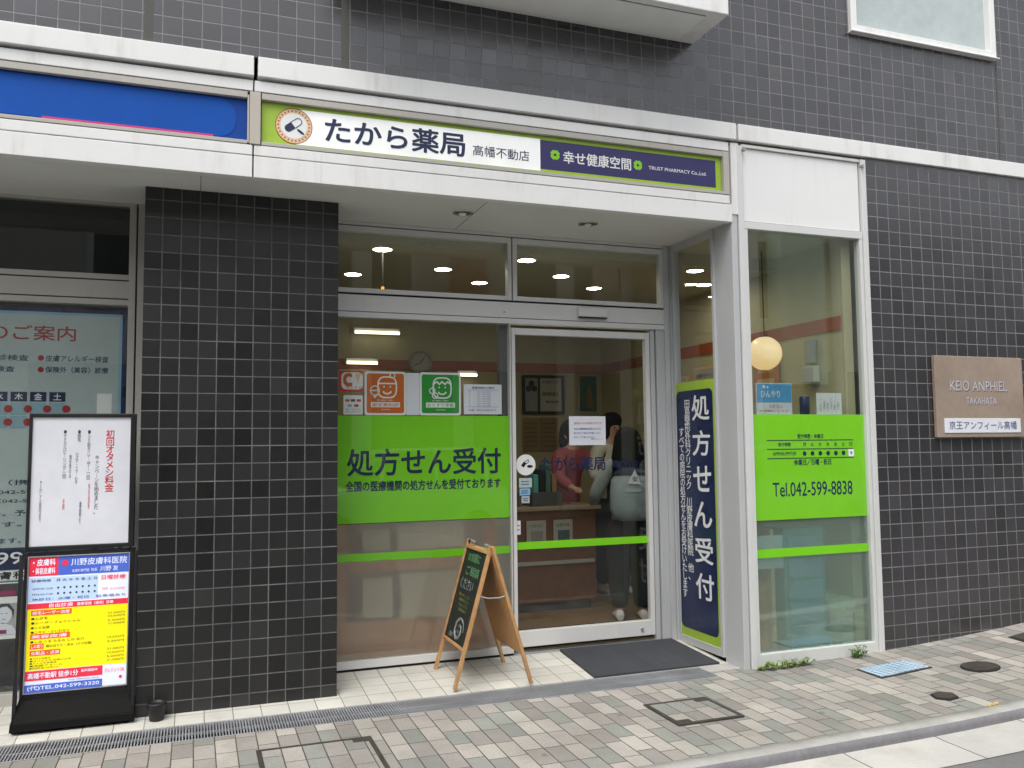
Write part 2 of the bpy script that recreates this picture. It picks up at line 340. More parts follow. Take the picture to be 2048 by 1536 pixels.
class MB:
    def __init__(s, fr=None): s.v = []; s.f = []; s.fr = fr; s.sm = []; s.marks = []
    def P(s, u, v, w=0.0): return s.fr(u, v, w) if s.fr else Vector((u, v, w))
    def add(s, vs, fs, smooth=False):
        b = len(s.v); s.v += [s.P(*p) for p in vs]; s.f += [tuple(i+b for i in f) for f in fs]; s.sm += [smooth]*len(fs); return s
    def box(s, u0, u1, v0, v1, w0, w1):
        vs = [(u, v, w) for w in (w0, w1) for v in (v0, v1) for u in (u0, u1)]
        return s.add(vs, [(0, 2, 3, 1), (4, 5, 7, 6), (0, 1, 5, 4), (2, 6, 7, 3), (0, 4, 6, 2), (1, 3, 7, 5)])
    def wbox(s, x0, x1, y0, y1, z0, z1):          # world box whatever the frame
        f, s.fr = s.fr, None; s.box(x0, x1, y0, y1, z0, z1); s.fr = f; return s
    def prism(s, pts, w0, w1, smooth=False):      # outline in (u, v), extruded along w
        n = len(pts); vs = [(u, v, w0) for u, v in pts]+[(u, v, w1) for u, v in pts]
        fs = [tuple(range(n-1, -1, -1)), tuple(range(n, 2*n))]
        s.add(vs, fs); 
        return s.add(vs, [(i, (i+1) % n, (i+1) % n+n, i+n) for i in range(n)], smooth)
    def disc(s, cu, cv, r, w0, w1, n=32, rv=None):
        return s.prism([(cu+r*math.cos(2*math.pi*i/n), cv+(rv or r)*math.sin(2*math.pi*i/n)) for i in range(n)], w0, w1, True)
    def ring(s, cu, cv, r0, r1, w0, w1, n=36):
        a = [(math.cos(2*math.pi*i/n), math.sin(2*math.pi*i/n)) for i in range(n)]
        vs = []
        for r, w in ((r1, w0), (r1, w1), (r0, w1), (r0, w0)): vs += [(cu+r*x, cv+r*y, w) for x, y in a]
        return s.add(vs, [(k*n+i, k*n+(i+1) % n, ((k+1) % 4)*n+(i+1) % n, ((k+1) % 4)*n+i) for k in range(4) for i in range(n)], True)
    def rrect(s, u0, u1, v0, v1, r, w0, w1, n=6):
        pts = []
        for cx, cy, a0 in ((u1-r, v1-r, 0), (u0+r, v1-r, 90), (u0+r, v0+r, 180), (u1-r, v0+r, 270)):
            pts += [(cx+r*math.cos(R(a0+90*i/n)), cy+r*math.sin(R(a0+90*i/n))) for i in range(n+1)]
        return s.prism(pts, w0, w1)
    def line(s, pts, wd, w0, w1, closed=False):   # flat strokes
        if closed: pts = list(pts)+[pts[0]]
        for i, ((a, b), (c, d_)) in enumerate(zip(pts, pts[1:])):
            w1 += .00003 if i % 7 else -.00018 if i else 0
            L = math.hypot(c-a, d_-b) or 1e-6; nx, ny = -(d_-b)/L*wd/2, (c-a)/L*wd/2; ex, ey = (c-a)/L*wd*.35, (d_-b)/L*wd*.35
            s.prism([(a+nx-ex, b+ny-ey), (a-nx-ex, b-ny-ey), (c-nx+ex, d_-ny+ey), (c+nx+ex, d_+ny+ey)], w0, w1)
        return s
    def tube(s, pts, r, n=10, cap=True):          # world-space tube through points; r scalar or list
        pts = [Vector(p) for p in pts]; rs = r if isinstance(r, (list, tuple)) else [r]*len(pts)
        f, s.fr = s.fr, None; rings = []
        for i, p in enumerate(pts):
            t = (pts[min(i+1, len(pts)-1)]-pts[max(i-1, 0)]).normalized()
            a = t.cross(Vector((0, 0, 1)) if abs(t.z) < .9 else Vector((1, 0, 0))).normalized(); b = t.cross(a)
            rings.append([tuple(p+a*rs[i]*math.cos(2*math.pi*k/n)+b*rs[i]*math.sin(2*math.pi*k/n)) for k in range(n)])
        vs = [q for rg in rings for q in rg]; m = len(rings)
        s.add(vs, [(i*n+k, i*n+(k+1) % n, (i+1)*n+(k+1) % n, (i+1)*n+k) for i in range(m-1) for k in range(n)], True)
        if cap: s.add(vs, [tuple(range(n-1, -1, -1)), tuple(range((m-1)*n, m*n))])
        s.fr = f; return s
    def bar(s, a, b, wa, wb, up=(0, 0, 1)):       # rectangular bar between two world points
        a, b = Vector(a), Vector(b); t = (b-a).normalized(); x = t.cross(Vector(up)).normalized(); y = x.cross(t)
        f, s.fr = s.fr, None
        vs = [tuple(p+x*i*wa/2+y*j*wb/2) for p in (a, b) for j in (-1, 1) for i in (-1, 1)]
        s.add(vs, [(0, 2, 3, 1), (4, 5, 7, 6), (0, 1, 5, 4), (2, 6, 7, 3), (0, 4, 6, 2), (1, 3, 7, 5)]); s.fr = f; return s
    def lathe(s, prof, c, n=28):                  # (r, z) profile about a vertical axis at c
        f, s.fr = s.fr, None; m = len(prof)
        vs = [(c[0]+r*math.cos(2*math.pi*k/n), c[1]+r*math.sin(2*math.pi*k/n), c[2]+z) for r, z in prof for k in range(n)]
        s.add(vs, [(i*n+k, i*n+(k+1) % n, (i+1)*n+(k+1) % n, (i+1)*n+k) for i in range(m-1) for k in range(n)], True); s.fr = f; return s
    def loft(s, rings, cap=True):                 # rings of world points
        f, s.fr = s.fr, None; n = len(rings[0]); m = len(rings); vs = [tuple(q) for rg in rings for q in rg]
        s.add(vs, [(i*n+k, i*n+(k+1) % n, (i+1)*n+(k+1) % n, (i+1)*n+k) for i in range(m-1) for k in range(n)], True)
        if cap: s.add(vs, [tuple(range(n-1, -1, -1)), tuple(range((m-1)*n, m*n))], True)
        s.fr = f; return s
    def split(s, name, m, parent):      # one object for every line of lettering
        out = []; cuts = s.marks+[len(s.f)]
        for a, b in zip([0]+cuts, cuts):
            if b <= a: continue
            q = MB(); ids = {}; 
            for f in s.f[a:b]:
                q.f.append(tuple(ids.setdefault(i, len(ids)) for i in f))
            q.v = [s.v[i] for i in ids]; q.sm = s.sm[a:b]; out.append(q.build(name, m, parent))
        return out
    def text(s, t, u0, v0, u1, v1, w=.002, bold=0.0, vertical=False, res=3, spacing=1.0):
        vs, fs = text_mesh(t, bold, vertical, res, spacing)
        if not vs: return s
        x0 = min(v[0] for v in vs); x1 = max(v[0] for v in vs); y0 = min(v[1] for v in vs); y1 = max(v[1] for v in vs)
        s.marks.append(len(s.f)); k = (u1-u0)/(x1-x0); kv = (v1-v0)/(y1-y0)
        sh = [(0, 0)] if not bold else [(bold*1.0*math.cos(R(q)), bold*1.0*math.sin(R(q))) for q in ((45, 135, 225, 315) if res < 4 else range(0, 360, 45))]
        for i, (dx, dy) in enumerate(sh):     # heavier weight: the outline laid down again a hair aside
            s.add([(u0+(a-x0+dx)*k, v0+(b-y0+dy)*kv, w+i*.00004) for a, b in vs], fs)
        return s
    def build(s, name, m, parent=None, bevel=0.0, label=None):
        me = bpy.data.meshes.new(name); me.from_pydata([tuple(v) for v in s.v], [], s.f); 
        for p, k in zip(me.polygons, s.sm): p.use_smooth = k
        me.validate(); me.update()
        me.materials.append(m)
        o = bpy.data.objects.new(name, me); col.objects.link(o)
        if parent is not None: attach(o, parent)
        if bevel:
            b = o.modifiers.new('bevel', 'BEVEL'); b.width = bevel; b.segments = 2; b.limit_method = 'ANGLE'
        if label: o['label'] = label
        return o
def wpos(o):
    p = Vector(o.location)
    if o.parent: p = wpos(o.parent) + Vector(o.matrix_parent_inverse.translation) + p
    return p
def attach(o, parent):
    o.parent = parent; o.matrix_parent_inverse = Matrix.Translation(-wpos(parent))
def tag(o, label=None, cat=None, group=None, kind=None):
    if label: o['label'] = label
    if cat: o['category'] = cat
    if group: o['group'] = group
    if kind: o['kind'] = kind
    return o
def thing(name, label, cat, loc=(0, 0, 0), group=None):
    o = bpy.data.objects.new(name, None); o.empty_display_size = .1; col.objects.link(o); o.location = loc
    return tag(o, label, cat, group)
def copy_tree(o, parent=None):
    c = o.copy(); col.objects.link(c)
    if parent is not None: c.parent = parent; c.matrix_parent_inverse = o.matrix_parent_inverse.copy()
    for ch in o.children: copy_tree(ch, c)
    return c
def frame_mb(mb, u0, u1, v0, v1, t, w0, w1, tb=None, tt=None, tr=None):
    """rectangular frame of four butted members"""
    tb = t if tb is None else tb; tt = t if tt is None else tt; tr = t if tr is None else tr
    mb.box(u0, u0+t, v0, v1, w0, w1); mb.box(u1-tr, u1, v0, v1, w0, w1)
    mb.box(u0+t, u1-tr, v0, v0+tb, w0, w1); mb.box(u0+t, u1-tr, v1-tt, v1, w0, w1); return mb

# ---------------------------------------------------------------- ground
def rise(x):
    if x < 3.7: return 0.0
    if x < 6.3: return .018*(x-3.7)**2
    return .018*2.6**2 + .06*(x-6.3)
def yk(x): return -1.322+.027*(x-2.4)
def sheet(name, m, xs, rows, kind='structure'):
    """rows: list of functions x -> (y, z)"""
    mb = MB(); n = len(rows)
    vs = [(x, *r(x)) for x in xs for r in rows]
    mb.add(vs, [(i*n+k, (i+1)*n+k, (i+1)*n+k+1, i*n+k+1) for i in range(len(xs)-1) for k in range(n-1)])
    o = mb.build(name, m); o['kind'] = kind; return o
def frange(a, b, st):
    n = max(1, round((b-a)/st)); return [a+(b-a)*i/n for i in range(n+1)]
GX = frange(-14, 3.42, 1.2)
GX2 = frange(3.42, 26, .35)
PZ = .015
mb = MB()
for xs, ytop in ((GX, -.075), (GX2, .05)):
    vs = []; n = 2
    for x in xs: vs += [(x, yk(x)+.115, PZ-.006+rise(x)), (x, ytop, PZ+.004+rise(x))]
    mb.add(vs, [(i*n, (i+1)*n, (i+1)*n+1, i*n+1) for i in range(len(xs)-1)])
o = mb.build('pavement', M['paver']); o['kind'] = 'structure'
XS = GX + GX2[1:]
ln = lambda dy, z: (lambda x: (yk(x)+dy, z+rise(x)))
o = sheet('kerb', M['kerb'], XS, [ln(-.010, -.08), ln(-.008, -.02), ln(-.003, -.004), ln(.012, .006), ln(.03, .010), ln(.115, .010), ln(.116, -.05)])
o.data.materials.append(M['kerb_face'])
for i, p in enumerate(o.data.polygons): p.material_index = 1 if i % 6 < 3 else 0
for p in o.data.polygons: p.use_smooth = True
sheet('gutter', M['gutter'], XS, [ln(-.32, -.048), ln(-.06, -.044), ln(-.008, -.040)])
sheet('road', M['asphalt'], [-60]+XS+[60], [lambda x: (-40, -.10+rise(min(x, 26))), lambda x: (yk(max(-14, min(x, 26)))-.32, -.051+rise(min(x, 26)))])
sheet('ground', M['asphalt'], [-80, 80], [lambda x: (-80, -.6), lambda x: (60, -.6)])
def fz(y): return .018+.042*max(0, min(1, (y-.18)/.62))
mb = MB()
mb.add([(-5, .185, fz(.185)), (3.66, .185, fz(.185)), (3.66, .84, fz(.84)), (-5, .84, fz(.84))], [(0, 1, 2, 3)])
o = mb.build('entrance_floor', M['floor_tile']); o['kind'] = 'structure'
mb = MB().add([(.2, .84, .06), (4.8, .84, .06), (4.8, 4.1, .06), (.2, 4.1, .06), (3.66, .02, .06), (4.8, .02, .06), (3.66, .84, .06)], [(0, 1, 2, 3), (4, 5, 1, 6)])
o = mb.build('shop_floor', M['in_floor']); o['kind'] = 'structure'

# ---------------------------------------------------------------- the building
B = thing('tiled_building', 'dark tiled building with white cornice and recessed shop entrance under a blank white panel', 'building', (0, 0, 0))
# upper wall (hole for the window at x 4.70..6.11, z >= 4.45) and street wall to the right
mb = MB(fac(0))
mb.box(-6, 4.70, 3.645, 7.5, -.3, 0); mb.box(4.70, 6.115, 3.645, 4.452, -.3, 0); mb.box(6.115, 14, 3.645, 7.5, -.3, 0); mb.box(4.70, 6.115, 6.0, 7.5, -.3, 0)
mb.box(4.795, 14, -.1, 3.535, -.3, 0)
mb.build('tile_wall', M['tile_wall'], B)
mb = MB(fac(0)); mb.box(.006, 1.092, -.1, 2.972, -1.1, -.38); mb.build('pillar', M['tile_pillar'], B)
for x, hw, z in ((.026, .022, 7.4), (1.067, .022, 7.4), (6.132, .008, 4.45)): MB(fac(0)).box(x-hw, x+hw, 3.645, z, 0, .0015).build('expansion_joint', M['joint'], B)
# cornice in three lengths with open joints
mb = MB(fac(0))
for a, b in ((-6, .566), (.588, 3.697), (3.713, 14)): mb.box(a, b, 3.531, 3.643, -.1, .022)
mb.build('cornice', M['white'], B, .004)
# fascia: backing, mouldings, lower panels
mb = MB(fac(0)); mb.box(-6, 3.655, 2.99, 3.535, -.2, -.05); mb.box(3.655, 4.795, 3.50, 3.535, -.2, -.012); mb.build('fascia_backing', M['gapbrown'], B)
mb = MB(fac(0))
for a, b in ((-6, .563), (.571, 3.645)):
    mb.box(a, b, 3.452, 3.513, -.06, .0); mb.box(a, b, 3.092, 3.148, -.06, -.002); mb.box(a, b, 2.966, 3.086, -.06, 0)
mb.box(3.661, 3.722, 3.02, 3.515, -.06, .0)
mb.box(3.645, 3.661, 2.966, 3.086, -.06, 0)
mb.build('fascia', M['white'], B, .003)
mb = MB(fac(0))                                   # sign surround: top rail, sill, mullion and end trim
for a, b in ((-6, .535), (.610, 3.62)):
    mb.box(a, b, 3.412, 3.447, -.05, -.003); mb.box(a, b, 3.152, 3.172, -.05, -.001)
mb.box(3.60, 3.645, 3.152, 3.447, -.05, .001); mb.box(.535, .545, 3.16, 3.43, -.05, -.004)
mb.build('sign_surround', M['alu_warm'], B, .002)
MB(fac(0)).box(.547, .605, 3.152, 3.447, -.05, .004).build('sign_mullion', M['beige'], B, .003)
mb = MB(); mb.box(-6, 3.655, .05, .86, 2.974, 3.0); mb.build('soffit', M['soffit'], B)
for x in (.30, 1.95): MB().box(x-.0015, x+.0015, .06, .78, 2.9725, 2.9742).build('soffit_joint', M['joint'], B)
# corner post and blank white panel over the right-hand window
mb = MB(fac(0)); mb.box(3.655, 3.702, -.05, 3.02, -.215, -.006)
mb.build('corner_post', M['alu_grey'], B, .004)
MB(fac(0)).box(3.755, 4.742, 2.985, 3.488, -.06, -.012).build('white_panel', M['white_clean'], B, .002)
mb = MB(fac(0)); mb.box(3.745, 4.75, 3.492, 3.512, -.06, .004); mb.build('panel_trim', M['white'], B, .002)
for x, z in ((3.752, 3.47), (4.757, 3.46)):
    mb = MB(fac(0)); mb.disc(x, z, .011, 0, .03, 12); mb.disc(x, z-.012, .006, .02, .035, 10); mb.build('hook', M['grey'], B)
# balcony above
mb = MB(); mb.box(1.02, 3.385, -.42, -.001, 4.155, 5.4)
bal = mb.build('balcony', M['white'], B, .006)
mb = MB(); mb.box(1.09, 3.25, -.36, -.05, 4.149, 4.1551); mb.build('soffit_panel', M['under'], bal)
mb = MB(); mb.box(1.085, 3.255, -.365, -.045, 4.1535, 4.1549); mb.build('panel_groove', M['joint'], bal)
# upper window
mb = MB(fac(0)); frame_mb(mb, 4.70, 6.112, 4.452, 6.0, .055, -.08, .03, .05)
mb.box(4.69, 6.125, 4.44, 4.4515, -.02, .05)
uw = mb.build('upper_window', M['white'], B, .004)
MB(fac(0)).box(4.755, 6.057, 4.502, 5.945, -.03, -.024).build('pane', M['frost_up'], uw)

# recessed shopfront (plane y = .80)
D = .80
mb = MB(fac(D))
mb.box(1.092, 3.575, 2.952, 2.973, -.05, .02)
mb.box(1.092, 2.352, 2.335, 2.371, -.05, .022); mb.box(2.352, 3.575, 2.335, 2.371, -.05, .022)
mb.build('head_frame', M['alu'], B, .002)
mb = MB(fac(D)); mb.box(1.092, 3.575, 2.376, 2.486, -.05, .016); mb.build('header_panel', M['alu'], B, .002)
mb = MB(fac(D)); mb.box(1.092, 3.575, 2.30, 2.97, -.06, -.05) if False else None
mb = MB(fac(D)); mb.box(1.092, 3.575, 2.371, 2.376, -.04, .004); mb.box(1.092, 3.575, 2.486, 2.500, -.04, .0); mb.box(1.092, 3.575, 2.945, 2.952, -.04, .0)
mb.build('shadow_gap', M['dark'], B)
MB(fac(D)).box(1.092, 2.352, .04, .074, -.04, .004).build('shadow_gap', M['dark'], B); MB(fac(D)).box(2.362, 2.371, 2.50, 2.945, -.04, .0).build('shadow_gap', M['dark'], B)
for a, b in ((1.092, 2.362), (2.371, 3.575)):
    mb = MB(fac(D)); frame_mb(mb, a, b, 2.50, 2.945, .032, -.04, .018, .03, .038, .027)
    tw = mb.build('transom_window', M['alu'], B, .002)
    MB(fac(D)).box(a+.032, b-.027, 2.53, 2.907, -.012, -.007).build('pane', M['glass'], tw)
mb = MB(fac(D)); mb.box(1.092, 2.350, .074, .122, -.05, .02); mb.box(2.343, 2.350, .122, 2.335, -.05, .015)
fw = mb.build('shop_window', M['alu'], B, .002)
MB(fac(D)).box(1.092, 2.343, .122, 2.335, -.012, -.007).build('pane', M['glass'], fw)
MB(fac(D)).box(1.092, 2.343, .122, .985, -.0155, -.0145).build('frosted_film', M['frost'], fw)
MB(fac(D)).box(2.288, 2.343, .122, 2.335, -.10, -.04).build('mullion', M['greyd'], fw)
mb = MB(fac(D)); mb.box(2.366, 2.394, .10, 2.312, -.06, -.012); mb.box(3.428, 3.462, .10, 2.312, -.06, -.012)
mb.box(2.394, 3.428, 2.264, 2.312, -.06, -.014); mb.box(2.394, 3.428, .10, .207, -.06, -.014)
dr = mb.build('sliding_door', M['alu'], B, .003)
MB(fac(D)).box(2.394, 3.428, .207, 2.264, -.04, -.035).build('pane', M['glass'], dr)
MB(fac(D)).disc(3.352, .148, .012, -.014, -.004, 16).build('lock', M['grey'], dr)
mb = MB(fac(D)); mb.box(3.466, 3.50, .04, 2.335, -.05, -.002); mb.box(3.508, 3.575, .04, 2.335, -.05, .012)
mb.box(3.575, 3.615, .02, 2.974, -.06, .03); mb.box(3.622, 3.66, .02, 2.974, -.06, .022)
mb.build('door_jamb', M['alu_grey'], B, .003)
mb = MB(fac(D)); mb.disc(2.305, 2.414, .007, .016, .019, 10); mb.build('screw', M['grey'], B)
MB(fac(D)).box(2.36, 3.57, .045, .062, -.09, .01).build('door_track', M['steel'], B, .002)
# side window of the recess (plane x = 3.65, facing the entrance)
SIDE = Fr((3.65, .80, 0), (0, -1, 0))
mb = MB(SIDE); frame_mb(mb, .022, .585, .05, 2.990, .03, -.04, .012, .055, .06, .03)
sw = mb.build('side_window', M['alu_grey'], B, .003)
MB(SIDE).box(.052, .555, .105, 2.912, -.012, -.007).build('pane', M['glass'], sw)
# right-hand street window
mb = MB(fac(0)); mb.box(3.708, 3.752, -.05, 3.50, -.06, .006); mb.box(4.752, 4.795, -.05, 3.51, -.06, .012); mb.box(4.722, 4.750, .105, 2.93, -.06, .0)
mb.box(3.752, 3.778, .105, 2.93, -.06, .0); mb.box(3.752, 4.750, 2.93, 2.978, -.06, .002); mb.box(3.752, 4.750, .02, .105, -.08, .0)
rw = mb.build('street_window', M['white_grey'], B, .003)
MB(fac(0)).box(3.778, 4.722, .105, 2.93, -.035, -.030).build('pane', M['glass_street'], rw)
MB(fac(0)).box(3.778, 4.722, .105, .966, -.0395, -.0385).build('frosted_film', M['frost_street'], rw)
# neighbouring shop on the left
mb = MB(fac(D)); mb.box(-.099, -.060, .05, 2.99, -.05, .02); mb.box(-.050, .005, .05, 2.974, -.05, .03)
mb.box(-4, -.099, 2.955, 2.99, -.05, .015); mb.box(-4, -.099, 2.503, 2.535, -.05, .016); mb.box(-4, -.099, 2.390, 2.496, -.05, .010); mb.box(-4, -.099, 2.348, 2.383, -.05, .016)
mb.box(-4, -.099, .05, .125, -.05, .018)
lw = mb.build('clinic_window', M['alu_warm'], B, .003)
MB(fac(D)).box(-4, -.099, 2.535, 2.955, -.012, -.007).build('transom_pane', M['glass_dark'], lw)
MB(fac(D)).box(-4, -.099, .125, 2.348, -.012, -.007).build('pane', M['glass'], lw)
mb = MB(); mb.box(-4, 0, 1.25, 1.3, 0, 3.2); mb.box(-4, 0, .9, 1.25, 2.98, 3.0); mb.box(-4.05, -4, .85, 1.3, 0, 3.2); mb.build('clinic_back_wall', M['greyd'], B)
# pharmacy interior shell
mb = MB(); mb.box(.15, 4.9, 4.02, 4.1, 0, 3.1); mb.box(4.64, 4.72, .10, 4.02, 0, 3.1); mb.box(.07, .15, 1.1, 4.02, 0, 3.1); mb.box(.15, 1.09, 1.1, 1.15, 0, 3.1)
mb.build('interior_wall', M['in_wall'], B)
mb = MB(); mb.box(.15, 4.64, .87, 4.02, 2.85, 2.9); mb.box(3.70, 4.64, .06, .87, 2.945, 2.97); mb.box(1.1, 3.66, .84, .87, 2.85, 2.99); mb.box(3.72, 4.64, .84, .87, 2.85, 2.97); mb.build('ceiling', M['in_ceil'], B)
mb = MB(); mb.box(-6, 14, .302, 8, 3.65, 3.8); mb.box(-6, 14, 4.2, 8, -.2, 3.65); mb.box(4.9, 14, .31, 4.2, 3.0, 3.1); mb.build('light_block_slab', M['greyd'], B)  # unseen slabs added to keep sky light from leaking into the interior
mb = MB(); mb.box(.15, 4.63, 4.008, 4.0185, 2.292, 2.392); mb.box(4.629, 4.6395, .12, 4.008, 2.292, 2.392); mb.build('wall_stripe', M['stripe'], B)

# building across the street (mirrored in the panes and tiles)
OB = thing('facing_building', 'beige rendered building with dark windows standing across the street, mirrored in the shop glass', 'building', (4, -9, 0))
MB().box(-22, 30, -16, -9, -.3, 6.1).build('wall', M['oppo'], OB)
for i in range(13):
    x = -19+i*3.7
    MB().box(x-1.7, x+1.6, -9.0, -8.97, .35, 2.9).build('shopfront', M['oppo_dark'], OB)  # unseen dark panels added to darken the mirrored ground floor
    for z in (3.9,):
        f = MB().box(x-.9, x+.9, -9.0, -8.95, z-.1, z+1.6).build('window', M['white'], OB)
        MB().box(x-.8, x+.8, -8.95, -8.94, z, z+1.5).build('pane', M['oppo_dark'], f)
for x in (-3.2, 2.9, 6.9, 10.1): MB().box(x, x+.35, -8.98, -8.86, 0, 6.4).build('pilaster', M['white'], OB)
MB().box(4.75, 5.35, -8.98, -8.6, 4.0, 5.6).build('red_signboard', M['dkred'], OB); MB().box(8.3, 8.8, -8.98, -8.6, 4.6, 5.2).build('red_signboard', M['dkred'], OB)
MB().box(10.7, 11.7, -8.98, -8.5, 2.6, 6.2).build('pale_signboard', plain('pale_green_panel', (.66, .86, .74), .5), OB); MB().tube([(12.3, -8.9, 0), (12.3, -8.9, 6.5)], .09).build('drainpipe', M['white'], OB); MB().tube([(13.4, -8.9, 0), (13.4, -8.9, 6.5)], .16).build('drainpipe', M['panelw'], OB)
# parked cars mirrored in the lower panes
M['carpaint'] = plain('white_car_paint', (.75, .75, .76), .2, var=.03); M['tyre'] = plain('tyre_rubber', (.02, .02, .02), .8)
def car(x, y):
    S = thing('parked_car', 'white compact car parked across the street, mirrored left in the window film', 'car', (x, y, -.08), 'cars parked across the street')
    def ring(cx, hw, z0, z1, pw=.45):
        out = []
        for k in range(20):
            a = 2*math.pi*k/20; c_, s_ = math.cos(a), math.sin(a)
            out.append((x+cx, y+hw*math.copysign(abs(c_)**pw, c_), (z0+z1)/2+(z1-z0)/2*math.copysign(abs(s_)**pw, s_)))
        return out
    MB().loft([ring(-1.72, .5, .28, .55), ring(-1.70, .66, .18, .72), ring(-1.55, .73, .14, .86), ring(-.8, .74, .12, .92), ring(.6, .74, .12, .92), ring(1.5, .73, .14, .90), ring(1.66, .68, .18, .84), ring(1.70, .5, .3, .6)]).build('body', M['carpaint'], S)
    MB().loft([ring(-1.02, .60, .88, .93), ring(-.55, .63, .88, 1.32), ring(-.30, .62, .88, 1.41), ring(1.25, .62, .88, 1.42), ring(1.50, .62, .86, 1.2), ring(1.60, .58, .86, .95)]).build('windows', M['oppo_dark'], S)
    MB().loft([ring(-.42, .58, 1.36, 1.41), ring(-.2, .62, 1.38, 1.46), ring(1.1, .62, 1.39, 1.47), ring(1.34, .58, 1.36, 1.43)]).build('roof', M['carpaint'], S)
    for cx in (-.35, .45, 1.28): MB().tube([(x+cx-(.08 if cx < 0 else 0), y+.735, .9), (x+cx, y+.635, 1.40)], .03, 8).build('pillar', M['carpaint'], S)
    for sy in (-1, 1):
        for cx in (-1.12, 1.12):
            w_ = MB(fac(y+sy*.66)); w_.ring(x+cx, .20, .17, .285, -.09, .09); wh = w_.build('tyre', M['tyre'], S); MB(fac(y+sy*.66)).disc(x+cx, .20, .172, -.07, .08).build('rim', M['steel'], wh)
        MB().box(x-1.715, x-1.66, y+sy*.5-.12, y+sy*.5+.12, .58, .72).build('headlight', M['chrome'], S, .02)
    MB().tube([(x-1.0, y+.745, .885), (x+1.5, y+.742, .885)], .012, 8).build('trim', M['chrome'], S)
    return S
c1 = car(3.4, -7.4); c2 = copy_tree(c1); c2.location = (9.3, -7.4, -.08); c2['label'] = 'white compact car parked across the street, mirrored right in the street window'

# ---------------------------------------------------------------- fascia signs
S = thing('fascia_sign', 'long lime, white and navy fascia sign of the pharmacy with a capsule emblem', 'sign', (2.1, .03, 3.16))
F = fac(.03)
MB(F).box(.612, 3.598, 3.174, 3.410, -.02, 0).build('sign_face', M['lime'], S)
c0 = (.787, 3.290)
pts = [(2.282, 3.188), (2.282, 3.388)] + [(.80+.12*0, 3.388)] + [(.80, 3.188)]
MB(F).prism([(2.282, 3.186), (2.282, 3.388), (.80, 3.388), (.80, 3.186)], 0, .0012).build('white_board', backlit('lit_sign_white', (.82, .83, .81), .16), S)
MB(F).box(2.282, 3.556, 3.200, 3.384, 0, .0013).build('navy_board', M['navy_sign'], S)
mb = MB(F); mb.text('たから薬局', .962, 3.222, 1.790, 3.362, .0030, .022, res=4); mb.text('高幡不動店', 1.842, 3.236, 2.208, 3.302, .003, .004, res=3); mb.build('lettering', M['navy_text'], S)
mb = MB(F); mb.text('幸せ健康空間', 2.438, 3.252, 2.915, 3.330, .003, .022); mb.text('TRUST PHARMACY Co.,Ltd.', 3.045, 3.270, 3.482, 3.296, .003, .012); mb.split('lettering', M['wht'], S)
for cu, cv in ((2.382, 3.297), (2.966, 3.292)):
    mb = MB(F)
    for a in (45, 135, 225, 315):
        ca, sa = math.cos(R(a)), math.sin(R(a)); 
        for k in (-1, 1): mb.disc(cu+.020*ca-.006*k*sa, cv+.020*sa+.006*k*ca, .0125, .0014, .003+.0002*k, 14)
    mb.build('clover', M['clover'], S)
def emblem(F, S, cu, cv, r, w=.0016):
    MB(F).disc(cu, cv, r, 0, w, 40).build('emblem_disc', M['gold'], S)
    mb = MB(F); mb.ring(cu, cv, r*.965, r, w, w+.0008)
    for i in range(26):
        a = 2*math.pi*i/26; x, y = cu+r*.84*math.cos(a), cv+r*.84*math.sin(a); h = r*.055
        mb.prism([(x+h*math.cos(a+k), y+h*math.sin(a+k)) for k in (.6, 2.5, 3.8, 5.7)], w, w+.0008)
    mb.build('emblem_rim', M['dkred'], S)
    MB(F).disc(cu, cv, r*.72, w, w+.001, 36).build('emblem_ground', M['wht'], S)
    # capsule: navy half, outlined half, small tablet
    mb = MB(F); a = R(38); ca, sa = math.cos(a), math.sin(a)
    def loc(x, y): return (cu-.02*r+r*(x*ca-y*sa), cv+.06*r+r*(x*sa+y*ca))
    half = [loc(-.02, -.21), loc(-.02, .21)] + [loc(-.34+.21*math.cos(R(t)), .21*math.sin(R(t))) for t in range(90, 271, 15)]
    mb.prism(half, w+.001, w+.0022)
    out = [loc(0, .20)] + [loc(.32+.19*math.cos(R(t)), .19*math.sin(R(t))) for t in range(90, -91, -15)] + [loc(0, -.20)]
    mb.line(out, r*.045, w+.001, w+.002)
    t2 = [(cu+r*(.36+.2*math.cos(R(t))), cv+r*(-.30+.085*math.sin(R(t))-.12*math.cos(R(t)))) for t in range(0, 360, 20)]
    mb.prism(t2, w+.001, w+.0022); mb.build('emblem_capsule', M['navy_text'], S)
emblem(F, S, c0[0], c0[1], .102)

S = thing('blue_fascia_sign', 'plain blue fascia sign with a thin magenta line, left of the pharmacy sign', 'sign', (-1.2, .03, 3.16))
MB(F).box(-5, .533, 3.174, 3.410, -.02, 0).build('sign_face', M['blue_dark'], S)
MB(F).rrect(-5, .475, 3.186, 3.40, .09, 0, .002).build('blue_field', M['blue_sign'], S)
mb = MB(F); mb.box(-.47, .36, 3.181, 3.192, .0021, .003); mb.build('magenta_line', M['magenta'], S)

